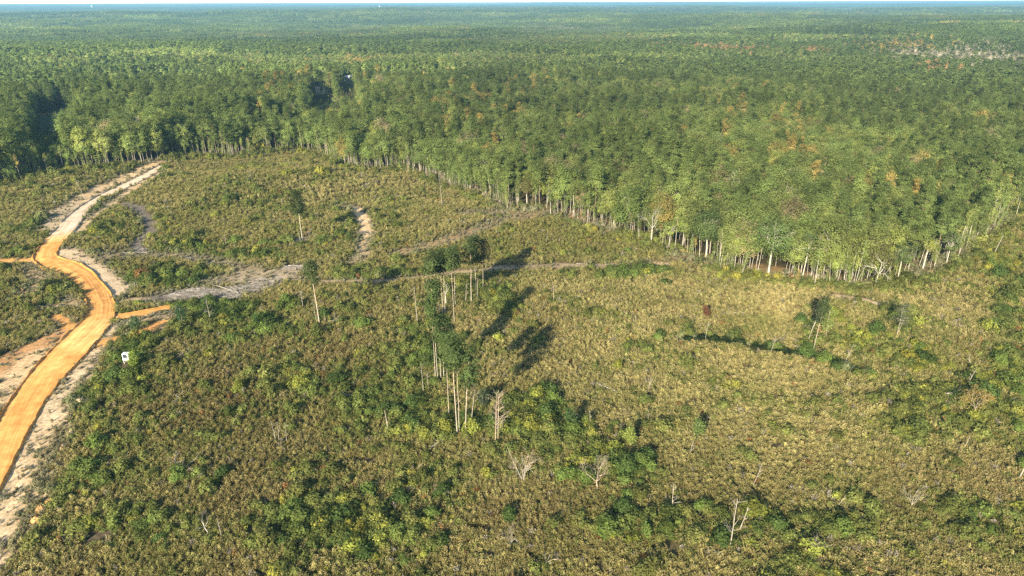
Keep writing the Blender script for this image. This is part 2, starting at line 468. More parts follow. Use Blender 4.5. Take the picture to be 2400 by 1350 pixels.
DITCH_SHADE = gpts([(1600, 797), (1660, 799), (1740, 808), (1820, 826), (1895, 838), (1960, 858), (2010, 876)])
def soil(x, y):
    """ground colour and how open (plant-free) the ground is"""
    px, py = project(x, y, height(x, y))
    n1 = fbm(x, y, 14, 3); n2 = fbm(x, y, 3.0, 8); n3 = fbm(x, y, 60, 12)
    c = np.stack([0.085+0.05*n1, 0.068+0.045*n1, 0.036+0.02*n2], -1)
    straw = np.clip(chan(px, py, STRAW_AND_SUN), 0, 1)[..., None]
    c = c*(1-0.5*straw) + np.array([0.20, 0.155, 0.075])*0.5*straw
    forest = ~inpoly(x, y, CLEAR)
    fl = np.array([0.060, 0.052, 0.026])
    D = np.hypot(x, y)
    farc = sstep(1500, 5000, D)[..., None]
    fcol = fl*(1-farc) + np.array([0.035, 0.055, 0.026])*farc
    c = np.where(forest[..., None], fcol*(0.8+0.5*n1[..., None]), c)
    op = np.zeros(np.shape(x))
    near = D < 800
    if np.any(near):
        xs, ys = x[near], y[near]
        cc, oo = c[near], op[near]
        wob = (fbm(xs, ys, 5, 21)-0.5)*5.5 + (vn(xs, ys, 1.6, 4)-0.5)*2.5
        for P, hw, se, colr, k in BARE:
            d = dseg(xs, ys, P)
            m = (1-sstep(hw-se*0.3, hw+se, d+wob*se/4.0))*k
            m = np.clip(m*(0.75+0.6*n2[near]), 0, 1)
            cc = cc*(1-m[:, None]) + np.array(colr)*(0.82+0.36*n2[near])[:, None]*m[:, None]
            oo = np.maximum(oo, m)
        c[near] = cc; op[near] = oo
    for P, colr in OPEN:
        m = inpoly(x, y, P)
        c[m] = np.array(colr)*(0.85+0.3*n1[m])[:, None]
        op[m] = 1.0
    return c, op

# ------------------------------------------------------------------ the ground: one sheet to the horizon
th = np.concatenate([np.linspace(-180, -62, 60, endpoint=False), np.linspace(-62, 62, 440), np.linspace(62, 180, 60, endpoint=False)[1:]])
rad = np.concatenate([[0.5, 8, 20, 35, 50], np.geomspace(62, 700, 500), np.geomspace(704, 31000, 420)[1:]])
TH, RD = np.meshgrid(R(1)*th, rad, indexing='ij')
gx = (RD*np.sin(TH)); gy = (RD*np.cos(TH))
gz = height(gx, gy)
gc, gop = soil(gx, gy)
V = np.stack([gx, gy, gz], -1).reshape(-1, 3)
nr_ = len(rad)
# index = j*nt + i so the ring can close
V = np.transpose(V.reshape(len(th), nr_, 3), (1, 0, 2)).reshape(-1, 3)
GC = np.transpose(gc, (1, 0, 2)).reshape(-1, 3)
m, t, o_ = new_mat('soil')
cv = N(t, 'ShaderNodeAttribute', attribute_name='col', attribute_type='GEOMETRY')
tc = N(t, 'ShaderNodeTexCoord')
nz = N(t, 'ShaderNodeTexNoise'); nz.inputs['Scale'].default_value = 1.3; nz.inputs['Detail'].default_value = 8; nz.inputs['Roughness'].default_value = 0.7
t.links.new(tc.outputs['Object'], nz.inputs['Vector'])
cr = N(t, 'ShaderNodeValToRGB'); cr.color_ramp.elements[0].position = 0.32; cr.color_ramp.elements[0].color = (0.45, 0.42, 0.38, 1)
cr.color_ramp.elements[1].position = 0.68; cr.color_ramp.elements[1].color = (1.4, 1.35, 1.3, 1)
t.links.new(nz.outputs[0], cr.inputs[0])
c = mul(t, cv.outputs['Color'], cr.outputs[0])
b = N(t, 'ShaderNodeBsdfPrincipled'); b.inputs['Roughness'].default_value = 1.0; b.inputs['Specular IOR Level'].default_value = 0.1
bp = N(t, 'ShaderNodeBump'); bp.inputs['Strength'].default_value = 0.6; bp.inputs['Distance'].default_value = 0.35
t.links.new(nz.outputs[0], bp.inputs['Height']); t.links.new(bp.outputs[0], b.inputs['Normal'])
t.links.new(c, b.inputs['Base Color']); t.links.new(b.outputs[0], o_.inputs[0])
M_SOIL = m
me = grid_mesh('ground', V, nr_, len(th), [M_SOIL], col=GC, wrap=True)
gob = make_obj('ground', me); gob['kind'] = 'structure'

# ------------------------------------------------------------------ the dirt roads
def resample(P, n):
    P = np.asarray(P, float)
    d = np.concatenate([[0], np.cumsum(np.hypot(*np.diff(P, axis=0).T))])
    s = np.linspace(0, d[-1], n)
    # smooth with a Catmull-like pass
    x = np.interp(s, d, P[:, 0]); y = np.interp(s, d, P[:, 1])
    k = np.array([1, 4, 6, 4, 1.])/16
    for _ in range(6):
        xp = np.pad(x, 2, mode='edge'); yp = np.pad(y, 2, mode='edge')
        x2 = np.convolve(xp, k, 'valid'); y2 = np.convolve(yp, k, 'valid')
        x[1:-1] = x2[1:-1]; y[1:-1] = y2[1:-1]
    return np.stack([x, y], 1), s

def pair_resample(A, B, n):
    """resample two edges together by the length of their mid line"""
    A = np.asarray(A, float); B = np.asarray(B, float)
    mid = (A+B)/2
    d = np.concatenate([[0], np.cumsum(np.hypot(*np.diff(mid, axis=0).T))])
    s = np.linspace(0, d[-1], n)
    out = []
    k = np.array([1, 4, 6, 4, 1.])/16
    for P in (A, B):
        x = np.interp(s, d, P[:, 0]); y = np.interp(s, d, P[:, 1])
        for _ in range(10):
            xp = np.pad(x, 2, mode='edge'); yp = np.pad(y, 2, mode='edge')
            x2 = np.convolve(xp, k, 'valid'); y2 = np.convolve(yp, k, 'valid')
            x[1:-1] = x2[1:-1]; y[1:-1] = y2[1:-1]
        out.append(np.stack([x, y], 1))
    return out[0], out[1], s

def road_mat(name):
    m, t, o = new_mat(name)
    cv = N(t, 'ShaderNodeAttribute', attribute_name='col', attribute_type='GEOMETRY')
    uv = N(t, 'ShaderNodeAttribute', attribute_name='run', attribute_type='GEOMETRY')
    mp = N(t, 'ShaderNodeMapping'); mp.inputs['Scale'].default_value = (1.1, 0.03, 1)
    t.links.new(uv.outputs['Vector'], mp.inputs['Vector'])
    nz = N(t, 'ShaderNodeTexNoise'); nz.inputs['Scale'].default_value = 1.0; nz.inputs['Detail'].default_value = 5; nz.inputs['Distortion'].default_value = 0.4
    t.links.new(mp.outputs[0], nz.inputs['Vector'])
    r1 = N(t, 'ShaderNodeValToRGB'); r1.color_ramp.elements[0].position = 0.35; r1.color_ramp.elements[0].color = (0.86, 0.80, 0.72, 1)
    r1.color_ramp.elements[1].position = 0.66; r1.color_ramp.elements[1].color = (1.18, 1.24, 1.35, 1)
    t.links.new(nz.outputs[0], r1.inputs[0])
    tc = N(t, 'ShaderNodeTexCoord')
    n2 = N(t, 'ShaderNodeTexNoise'); n2.inputs['Scale'].default_value = 0.35; n2.inputs['Detail'].default_value = 9; n2.inputs['Roughness'].default_value = 0.65
    t.links.new(tc.outputs['Object'], n2.inputs['Vector'])
    r2 = N(t, 'ShaderNodeValToRGB'); r2.color_ramp.elements[0].position = 0.34; r2.color_ramp.elements[0].color = (0.72, 0.66, 0.58, 1)
    r2.color_ramp.elements[1].position = 0.62; r2.color_ramp.elements[1].color = (1.08, 1.1, 1.15, 1)
    t.links.new(n2.outputs[0], r2.inputs[0])
    c = mul(t, mul(t, cv.outputs['Color'], r1.outputs[0]), r2.outputs[0])
    b = N(t, 'ShaderNodeBsdfPrincipled'); b.inputs['Roughness'].default_value = 1.0; b.inputs['Specular IOR Level'].default_value = 0.1
    bp = N(t, 'ShaderNodeBump'); bp.inputs['Strength'].default_value = 0.5; bp.inputs['Distance'].default_value = 0.2
    ad = N(t, 'ShaderNodeMath', operation='ADD'); t.links.new(nz.outputs[0], ad.inputs[0]); t.links.new(n2.outputs[0], ad.inputs[1])
    t.links.new(ad.outputs[0], bp.inputs['Height']); t.links.new(bp.outputs[0], b.inputs['Normal'])
    t.links.new(c, b.inputs['Base Color']); t.links.new(b.outputs[0], o.inputs[0])
    return m
M_ROAD = road_mat('packed_clay')

def road(name, A, B, n, colf, lift=0.09, berm=True, wob=0.55, bh=0.6):
    A, B, s = pair_resample(A, B, n)
    nu = 13
    T = np.linspace(0, 1, nu)
    wa = (fbm(s, s*0, 14, 40)-0.5)*wob*3; wb = (fbm(s, s*0+9, 14, 41)-0.5)*wob*3
    dr = B-A; L = np.hypot(dr[:, 0], dr[:, 1])[:, None]; dr = dr/L
    A = A+dr*wa[:, None]; B = B+dr*wb[:, None]
    P = A[:, None, :]*(1-T)[None, :, None]+B[:, None, :]*T[None, :, None]
    z = height(P[..., 0], P[..., 1])
    crown = 0.10*np.sin(T*math.pi)[None, :]
    rut = 0.05*np.sin((T*4+0.5)*math.pi*1.0)[None, :]
    z = z+lift+crown+rut*0.5
    z[:, 0] -= lift+0.05; z[:, -1] -= lift+0.05
    VV = np.concatenate([P, z[..., None]], -1).reshape(-1, 3)
    S = np.repeat(s[:, None], nu, 1); U = (T[None, :]*L)
    cc = colf(S, np.repeat(T[None, :], n, 0), P[..., 0], P[..., 1])
    me = grid_mesh(name, VV, n, nu, [M_ROAD], col=cc.reshape(-1, 3), uv=np.stack([U, S, S*0], -1).reshape(-1, 3))
    ro = make_obj(name, me); ro['kind'] = 'structure'
    if berm:
        for side, E, sg in ((0, A, -1), (1, B, 1)):
            prof = np.array([(-0.55, -0.1), (-0.25, 0.7), (0.0, 1.0), (0.2, 0.75), (0.6, -0.1)])
            hh = bh*(0.25+1.3*fbm(s, s*0+side*7, 2.2, 50+side, 3))
            hh = hh*(.35+.65*side*0)*1.0 if False else hh*sstep(0.22, 0.42, fbm(s, s*0+side*3, 9, 60+side, 2)+0.08)
            q = E[:, None, :]+dr[:, None, :]*prof[None, :, 0:1]*1.1
            zz = height(q[..., 0], q[..., 1])+0.03+prof[None, :, 1]*hh[:, None]
            BV = np.concatenate([q, zz[..., None]], -1).reshape(-1, 3)
            SS = np.repeat(s[:, None], 5, 1)
            bc = colf(SS, np.full(SS.shape, side*1.0), q[..., 0], q[..., 1])*0.9
            bm_ = grid_mesh('berm', BV, n, 5, [M_SOIL], col=bc.reshape(-1, 3), smooth=False)
            make_obj('berm', bm_, ro)
    return ro, A, B

def road_col(S, T, x, y):
    px, py = project(x, y, height(x, y))
    tan = np.array([0.60, 0.47, 0.32]); org = np.array([0.64, 0.32, 0.092])
    k = sstep(545, 562, py+18*(vn(x, y, 5, 70)-0.5)+(px-140)*0.15)[..., None]
    k2 = fbm(x, y, 18, 77)[..., None]
    o = org*(0.86+0.3*k2)*(1+np.array([0.0, 0.16, 0.35])*sstep(0.45, 0.7, k2))
    c = tan*(1-k)+o*k
    edge = (np.abs(T-0.5)*2)[..., None]**6
    return c*(1-0.12*edge)

RL, RRt = gpts(ROAD_L), gpts(ROAD_R)
main_road, RA, RB = road('dirt_road', RL, RRt, 420, road_col)
def oc(S, T, x, y): return np.ones(S.shape)[..., None]*np.array([0.60, 0.31, 0.09])*(0.85+0.3*fbm(x, y, 6, 5))[..., None]
road('dirt_path', gpts([(264, 738), (300, 734), (350, 725), (390, 716), (426, 709)]), gpts([(268, 752), (304, 745), (352, 735), (392, 724), (424, 716)]), 80, oc, lift=0.07, bh=0.22)

# anything of the plant cover stays off the roads
ROADPOLY = [tuple(p) for p in RA]+[tuple(p) for p in RB[::-1]]
SPUR = gpts([(264, 738), (350, 725), (426, 708), (426, 717), (352, 737), (268, 754)])

# ------------------------------------------------------------------ plants of the clearing
rng = np.random.default_rng(7)
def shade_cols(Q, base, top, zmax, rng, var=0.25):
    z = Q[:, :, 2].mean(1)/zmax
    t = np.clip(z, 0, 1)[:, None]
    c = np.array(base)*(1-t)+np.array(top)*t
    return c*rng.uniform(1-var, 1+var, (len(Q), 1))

def grass_tuft(seed, n=46, h=1.15, r=0.5):
    g = np.random.default_rng(seed)
    a = g.uniform(0, 2*math.pi, n); rr_ = r*np.sqrt(g.uniform(0, 1, n))
    bx, by = rr_*0.55*np.cos(a), rr_*0.55*np.sin(a)
    lean = g.normal(0, 0.28, (n, 2))
    hh = h*g.uniform(0.55, 1.15, n)
    wd = g.uniform(0.02, 0.05, n)
    b = g.uniform(0, 2*math.pi, n); dx, dy = np.cos(b)*wd, np.sin(b)*wd
    z0 = np.zeros(n)
    mx, my = bx+lean[:, 0]*hh*0.5, by+lean[:, 1]*hh*0.5
    tx, ty = bx+lean[:, 0]*hh*1.3, by+lean[:, 1]*hh*1.3
    Q1 = np.stack([np.stack([bx-dx*.5, by-dy*.5, z0-0.1], 1), np.stack([bx+dx*.5, by+dy*.5, z0-0.1], 1), np.stack([mx+dx, my+dy, hh*.6], 1), np.stack([mx-dx, my-dy, hh*.6], 1)], 1)
    Q2 = np.stack([np.stack([mx-dx*1.2, my-dy*1.2, hh*.6], 1), np.stack([mx+dx*1.2, my+dy*1.2, hh*.6], 1), np.stack([tx+dx*.7, ty+dy*.7, hh], 1), np.stack([tx-dx*.7, ty-dy*.7, hh], 1)], 1)
    Q = np.concatenate([Q1, Q2])
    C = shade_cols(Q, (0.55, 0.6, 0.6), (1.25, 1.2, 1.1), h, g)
    return Q, C

def weed(seed, n=13, h=1.3, head=(1.5, 1.4, 1.5)):
    g = np.random.default_rng(seed)
    Qs, Cs = [], []
    for i in range(n):
        a = g.uniform(0, 6.28); r0 = 0.38*math.sqrt(g.uniform(0, 1)); hh = h*g.uniform(.6, 1.1)
        bx, by = r0*math.cos(a), r0*math.sin(a); lx, ly = g.normal(0, .15, 2)
        k = 7
        zz = g.uniform(.15, .9, k)
        c = np.stack([bx+lx*zz, by+ly*zz, zz*hh], 1)
        q, _ = leaves(g, c, 1, (.05, .05, .02), .17, aspect=2.0)
        Qs.append(q); Cs.append(shade_cols(q, (.55, .7, .5), (.9, .95, .8), hh, g))
        c = np.array([[bx+lx, by+ly, hh]])
        q, _ = leaves(g, c, 6, (.08, .08, .09), .12, aspect=1.4)
        Qs.append(q); Cs.append(np.ones((len(q), 3))*np.array(head)*g.uniform(.7, 1.2, (len(q), 1)))
    return np.concatenate(Qs), np.concatenate(Cs)

def dome(seed, r, h, nc, nl, size, var=0.3):
    """low bush: clumps of leaves over a dome, ragged outline"""
    g = np.random.default_rng(seed)
    a = g.uniform(0, 6.28, nc); u = np.sqrt(g.uniform(0, 1, nc))
    lob = 1+0.3*np.sin(a*2+g.uniform(0, 6))+0.2*np.sin(a*5+g.uniform(0, 6))
    x, y = u*r*lob*np.cos(a), u*r*lob*np.sin(a)
    z = h*np.sqrt(np.clip(1-(u*0.95)**2, 0, 1))*g.uniform(.45, 1.08, nc)
    c = np.stack([x, y, z], 1)
    Q, k = leaves(g, c, nl, (r*.13+.06, r*.13+.06, h*.10+.04), size, out=(0, 0, h*.15))
    cl = g.uniform(1-var, 1+var, nc)[k][:, None]
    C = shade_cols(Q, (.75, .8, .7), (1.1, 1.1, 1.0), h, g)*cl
    return Q, C

GP = []            # ground cover prototypes
GT = []            # type of each
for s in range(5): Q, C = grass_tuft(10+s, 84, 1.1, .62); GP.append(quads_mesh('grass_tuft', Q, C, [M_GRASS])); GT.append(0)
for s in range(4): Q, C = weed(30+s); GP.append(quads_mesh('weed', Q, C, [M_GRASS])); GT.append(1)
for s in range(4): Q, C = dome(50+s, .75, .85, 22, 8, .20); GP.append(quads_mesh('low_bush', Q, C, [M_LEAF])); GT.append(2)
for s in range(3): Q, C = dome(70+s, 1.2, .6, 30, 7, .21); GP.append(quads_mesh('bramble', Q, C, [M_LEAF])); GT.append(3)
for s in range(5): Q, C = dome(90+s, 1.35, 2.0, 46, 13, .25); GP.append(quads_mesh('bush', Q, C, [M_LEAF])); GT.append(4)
for s in range(5):
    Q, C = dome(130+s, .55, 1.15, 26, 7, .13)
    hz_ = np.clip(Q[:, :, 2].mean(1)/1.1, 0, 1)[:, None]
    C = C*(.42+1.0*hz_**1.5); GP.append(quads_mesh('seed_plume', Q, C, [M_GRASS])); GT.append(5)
GT = np.array(GT)
def pick(typ, n, g):
    ids = np.where(GT == typ)[0]
    return ids[g.integers(0, len(ids), n)]

def jgrid(r0, r1, half, s, g, wide=18):
    xs = np.arange(-r1, r1, s); ys = np.arange(0, r1, s)
    X, Y = np.meshgrid(xs, ys)
    X = X.ravel()+g.uniform(-.5, .5, X.size)*s*1.1; Y = Y.ravel()+g.uniform(-.5, .5, Y.size)*s*1.1
    D = np.hypot(X, Y)
    k = (D >= r0) & (D < r1) & (np.abs(X) < math.tan(R(half))*Y+wide)
    return X[k], Y[k]

pts = [jgrid(72, 150, 41, .62, rng), jgrid(150, 240, 41, .76, rng), jgrid(240, 340, 41, 1.1, rng), jgrid(340, 560, 41, 1.5, rng)]
sc0 = np.concatenate([np.full(len(p[0]), s) for p, s in zip(pts, (.86, .92, 1.12, 1.4))])
X = np.concatenate([p[0] for p in pts]); Y = np.concatenate([p[1] for p in pts])
keep = inpoly(X, Y, CLEAR) | (dseg(X, Y, EDGE_G) < 7)
keep &= ~inpoly(X, Y, ROADPOLY) & ~inpoly(X, Y, SPUR)
X, Y, sc0 = X[keep], Y[keep], sc0[keep]
Z = height(X, Y)
px, py = project(X, Y, Z)
_, OP = soil(X, Y)
g = rng
n = len(X)
nA = fbm(X, Y, 9, 101); nB = fbm(X, Y, 26, 103); nC = vn(X, Y, 3.2, 107); nD = fbm(X, Y, 5, 109)
Gc = chan(px, py, GREEN); Yc = chan(px, py, YELLOW); Sc = chan(px, py, STRAW_AND_SUN); Bc = chan(px, py, BROWN)
keep = g.uniform(0, 1, n) > OP*1.05
keep &= (nC > 0.10)
bx_, by_, _z = ground(300, 850)
keep &= ~((np.abs(X-bx_) < 2.2) & (Y > by_-6) & (Y < by_+2))
rowA = np.array(ground(1450, 830)[:2]); rowB = np.array(ground(1900, 1010)[:2]); rd_ = (rowB-rowA)/np.linalg.norm(rowB-rowA)
rowc = (X*-rd_[1]+Y*rd_[0]) + 6*(fbm(X, Y, 45, 301)-.5) + .0022*(X*rd_[0]+Y*rd_[1]-150)**2
rows = np.sin(rowc*2*math.pi/3.1)*np.clip(Sc*1.3, 0, 1)
keep &= ~((rows < -.45) & (g.uniform(0, 1, n) < .55))
rows0 = rows
def sel(k, *a): return [q[k] for q in a]
X, Y, Z, px, py, OP, sc0, nA, nB, nC, nD, Gc, Yc, Sc, Bc = sel(keep, X, Y, Z, px, py, OP, sc0, nA, nB, nC, nD, Gc, Yc, Sc, Bc)
rows = rows0[keep]
n = len(X)
gr = 0.08+1.15*(nA-0.5)+0.8*(nB-0.5)+0.75*Gc-0.30*np.clip(Sc, 0, 1)
pg = np.clip(gr+0.15, 0.05, .95)
u = g.uniform(0, 1, n)
isg = u < pg
typ = np.zeros(n, int)
u2 = g.uniform(0, 1, n)
typ[~isg] = np.where(u2[~isg] < .30, 0, np.where(u2[~isg] < .52, 1, 5))
typ[isg] = np.where(u2[isg] < .42, 2, np.where(u2[isg] < .72, 3, 1))
big = isg & (g.uniform(0, 1, n) < np.clip(.05+.26*Gc+0.35*(nA-.5), .01, .35)) & (OP < .4)
big |= (dseg(X, Y, EDGE_G) < 6) & (g.uniform(0, 1, n) < .22)
isg |= big
typ[big] = 4
PAL = dict(straw=(.37, .315, .15), tan=(.24, .205, .085), brown=(.15, .12, .055), olive=(.15, .155, .05), green=(.098, .135, .036), dark=(.052, .078, .024),
           ygreen=(.20, .22, .05), yellow=(.27, .24, .05), rust=(.22, .12, .05), grey=(.22, .20, .16))
K = {k: np.array(v) for k, v in PAL.items()}
tint = np.zeros((n, 3))
v = g.uniform(0, 1, n)
sw = np.clip(.26+.6*Sc-.55*Bc+.9*(nB-.5), 0.03, .95)[:, None]
dry = K['tan']*(1-sw)+K['straw']*sw
bw = np.clip(.25+.75*Bc-.5*Sc+.8*(nD-.5), 0, 1)[:, None]*.75
dry = dry*(1-bw)+K['brown']*bw
ol = np.clip(.45+1.1*(nA-.5)+.3*Gc+.25*Yc-.35*Bc+.7*(nB-.5)*Sc+.25*(1-sstep(500, 800, py)), 0, 1)[:, None]
dry = dry*(1-ol*.8)+K['olive']*ol*.8
tint[~isg] = dry[~isg]
gm = np.clip(.28+.5*(nD-.5)*2+.5*Gc-.6*Yc, 0, 1)[:, None]
grn = K['olive']*(1-gm)+K['green']*gm
dk = np.clip((v-.55)*2, 0, 1)[:, None]*np.clip(.3+.8*Gc-Yc, 0, 1)[:, None]
grn = grn*(1-dk)+K['dark']*dk
yy = (g.uniform(0, 1, n) < np.clip(.06+.55*Yc+.3*(nB-.5), 0.01, .8))
yk = g.uniform(0, 1, (n, 1))**2
grn[yy] = (K['ygreen']*(1-yk)+K['yellow']*yk)[yy]
tint[isg] = grn[isg]
ru = g.uniform(0, 1, n) < .006
tint[ru] = K['rust']
gy_ = (g.uniform(0, 1, n) < .03) & (typ < 2)
tint[gy_] = K['grey']
dull = np.clip(OP*1.2, 0, .7)[:, None]
tint = tint*(1-dull)+K['grey']*1.1*dull
tint *= g.uniform(.72, 1.3, (n, 1))
dd_ = dseg(X, Y, DITCH_SHADE)+1.2*(vn(X, Y, 3, 88)-.5)
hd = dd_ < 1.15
typ[hd] = 4; isg[hd] = True; tint[hd] = np.array([.024, .036, .015])*g.uniform(.7, 1.4, (hd.sum(), 1))  # shrubs tinted near-black to paint the shadow along the ditch
idx = np.zeros(n, int)
for ty in range(6):
    k = typ == ty
    idx[k] = pick(ty, k.sum(), g)
s = (1+.16*rows)*sc0*g.uniform(.65, 1.25, n)*(.8+.5*nB)*(1-.45*OP)
s[typ == 4] *= g.uniform(.55, 1.25, (typ == 4).sum())
s[hd] *= .8
rot = np.stack([g.normal(0, .08, n), g.normal(0, .08, n), g.uniform(0, 6.28, n)], 1)
scl = np.stack([s*g.uniform(.85, 1.2, n), s*g.uniform(.85, 1.2, n), s*g.uniform(.8, 1.2, n)], 1)
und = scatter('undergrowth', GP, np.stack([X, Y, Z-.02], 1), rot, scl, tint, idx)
und['label'] = 'knee high dry weeds, grasses and low brush covering the cleared slope'
print('undergrowth', n)

# ------------------------------------------------------------------ trees
def profile_pine(t):
    return np.clip((1-t)**0.62*(0.55+0.9*t)*1.25, 0.05, 1.1)

def pine_parts(seed, H=21.0, cf=.46, rad_=2.6, nc=62, nl=34, size=.40, bark=(.30, .235, .18), tr=.20, clump=(.62, .62, .34)):
    g = np.random.default_rng(seed)
    zb = H*(1-cf)
    bend = g.normal(0, .35, 2)
    zs = np.array([-0.4, H*.12, H*.3, H*.5, H*.7, H*.88, H*.98])
    tp = np.stack([bend[0]*(zs/H)**2+g.normal(0, .05, 7), bend[1]*(zs/H)**2+g.normal(0, .05, 7), zs], 1)
    rd = tr*np.array([1.15, 1.0, .86, .7, .5, .25, .08])
    tq = tube(tp, rd, 7)
    t = g.uniform(0, 1, nc)**.9
    a = np.arange(nc)*2.39996+g.normal(0, .35, nc)
    asym = 1+.28*np.sin(a+g.uniform(0, 6))+.15*np.sin(2*a+g.uniform(0, 6))
    rr_ = rad_*profile_pine(t)*asym*g.uniform(.35, 1.05, nc)
    cz = zb+t*(H-zb)*.97+g.normal(0, .25, nc)
    ax = np.interp(cz, zs, tp[:, 0]); ay = np.interp(cz, zs, tp[:, 1])
    c = np.stack([ax+rr_*np.cos(a), ay+rr_*np.sin(a), cz+.12*rr_], 1)
    for k in range(nc):
        if rr_[k] > rad_*.45 and k % 2 == 0:
            s0 = np.array([ax[k], ay[k], cz[k]-.35*rr_[k]])
            tq += tube([s0, (s0+c[k])/2+[0, 0, .05], c[k]], [.055, .04, .015], 3)
    for k in range(7):   # dead stubs below the crown
        z0 = g.uniform(zb*.45, zb); aa = g.uniform(0, 6.28); L = g.uniform(.4, 1.3)
        x0 = np.interp(z0, zs, tp[:, 0]); y0 = np.interp(z0, zs, tp[:, 1])
        tq += tube([(x0, y0, z0), (x0+L*math.cos(aa), y0+L*math.sin(aa), z0+g.uniform(-.2, .3))], [.04, .012], 3)
    Q, k = leaves(g, c, nl, clump, size, out=(tp[-1][0], tp[-1][1], zb+(H-zb)*.3), aspect=1.9)
    cl = g.uniform(.72, 1.28, nc)[k][:, None]
    C = np.ones((len(Q), 3))*cl*g.uniform(.87, 1.13, (len(Q), 1))
    tq = np.array(tq)
    bz = np.clip(tq[:, :, 2].mean(1)/H, 0, 1)[:, None]
    tC = (np.array(bark)*(1-bz)+np.array(bark)*np.array([1.25, 1.0, .8])*bz)*g.uniform(.85, 1.15, (len(tq), 1))
    return (Q, C), (tq, tC)

def limbs(g, p0, d, L, r, depth, out, tips, kids=3, curl=.35, up=.25, shrink=.66):
    """recursive bent limbs; out gets tube quads, tips the branch ends"""
    pts_ = [np.array(p0)]; d = np.array(d, float)
    k = 3
    for i in range(k):
        d = d+g.normal(0, curl*.35, 3)+np.array([0, 0, up*.25]); d /= np.linalg.norm(d)
        pts_.append(pts_[-1]+d*L/k)
    rs = [r, r*.85, r*.72, r*.6]
    out += tube(pts_, rs, 6 if r > .12 else (4 if r > .04 else 3))
    if depth == 0:
        tips.append(pts_[-1]); return
    tips.append(pts_[-1])
    for i in range(kids):
        a = g.uniform(0, 6.28); sp = g.uniform(.45, .95)
        v = np.cross(d, [math.cos(a), math.sin(a), .3]); v /= np.linalg.norm(v)+1e-9
        nd = d*math.cos(sp)+v*math.sin(sp)
        q = pts_[2] if (i == kids-1 and kids > 2) else pts_[3]
        limbs(g, q, nd, L*shrink*g.uniform(.8, 1.2), r*.55, depth-1, out, tips, kids, curl, up, shrink)

def oak_parts(seed, H=16.0, R0=4.2, cf=.62, nc=90, nl=34, size=.40, bark=(.30, .27, .22), tr=.26, trunkf=.38, lean=0, fill=1.0, flat=1.0, spread=.75):
    g = np.random.default_rng(seed)
    tq, tips = [], []
    th_ = H*trunkf
    tt = np.array([lean*.5*th_*.12+g.normal(0, .15), g.normal(0, .15), th_])
    tq += tube([(0, 0, -.4), (tt[0]*.3, tt[1]*.3, th_*.45), tt], [tr*1.2, tr*.95, tr*.8], 8)
    nb = 4
    for i in range(nb):
        a = i*6.28/nb+g.uniform(-.5, .5); e = g.uniform(.45, 1.0)*spread
        d = np.array([math.cos(a)*math.sin(e), math.sin(a)*math.sin(e), math.cos(e)])
        limbs(g, tt, d, (H-th_)*.42, tr*.5, 2, tq, tips, 3, .4, .25, .62)
    limbs(g, tt, np.array([.05, 0, 1.]), (H-th_)*.45, tr*.55, 2, tq, tips, 3, .3, .3, .62)
    # crown: clumps on a lobed shell
    cb = H*(1-cf); cz0 = cb+(H-cb)*.45
    u = g.uniform(-.75, 1, nc); a = np.arange(nc)*2.39996+g.normal(0, .3, nc)
    lob = 1+.20*np.sin(3*a+5*u+g.uniform(0, 6))+.16*np.sin(5*a-3*u+g.uniform(0, 6))
    sh = np.sqrt(np.clip(1-u*u, 0, 1))
    rr_ = R0*sh*lob*g.uniform(.55, 1.02, nc)**.7
    z = cz0+np.where(u > 0, u*(H-cz0), u*(cz0-cb))*lob**.5*flat+g.normal(0, .2, nc)
    c = np.stack([tt[0]+rr_*np.cos(a), tt[1]+rr_*np.sin(a), z], 1)
    c = c[g.uniform(0, 1, nc) < fill]
    Q, k = leaves(g, c, nl, (R0*.17, R0*.17, R0*.12), size, out=(tt[0], tt[1], cz0-1), aspect=1.5)
    cl = g.uniform(.72, 1.28, len(c))[k][:, None]
    C = np.ones((len(Q), 3))*cl*g.uniform(.87, 1.13, (len(Q), 1))
    tq = np.array(tq)
    tC = np.ones((len(tq), 3))*np.array(bark)*g.uniform(.85, 1.15, (len(tq), 1))
    return (Q, C), (tq, tC)

def slim_parts(seed, H=9.0, R0=.9, nc=26, nl=16, size=.26, bark=(.42, .38, .30), tr=.09, low=.35):
    """slim understorey tree: pole with a narrow loose column of leaves"""
    g = np.random.default_rng(seed)
    bend = g.normal(0, .5, 2)
    zs = np.array([-.3, H*.3, H*.6, H*.95])
    tp = np.stack([bend[0]*(zs/H)**2, bend[1]*(zs/H)**2, zs], 1)
    tq = tube(tp, [tr, tr*.8, tr*.55, .02], 5)
    z = g.uniform(H*low, H, nc); a = g.uniform(0, 6.28, nc)
    r_ = R0*np.sin(np.clip((z/H-low+.1)/(1.15-low), 0.02, .98)*math.pi)**.6*g.uniform(.2, 1.1, nc)
    c = np.stack([np.interp(z, zs, tp[:, 0])+r_*np.cos(a), np.interp(z, zs, tp[:, 1])+r_*np.sin(a), z], 1)
    for k in range(0, nc, 2):
        s0 = np.array([np.interp(z[k], zs, tp[:, 0]), np.interp(z[k], zs, tp[:, 1]), z[k]-.4])
        tq += tube([s0, c[k]], [.03, .01], 3)
    Q, k = leaves(g, c, nl, (.34, .34, .4), size, aspect=1.5)
    C = np.ones((len(Q), 3))*g.uniform(.7, 1.3, nc)[k][:, None]
    tq = np.array(tq)
    return (Q, C), (tq, np.ones((len(tq), 3))*np.array(bark)*g.uniform(.85, 1.15, (len(tq), 1)))

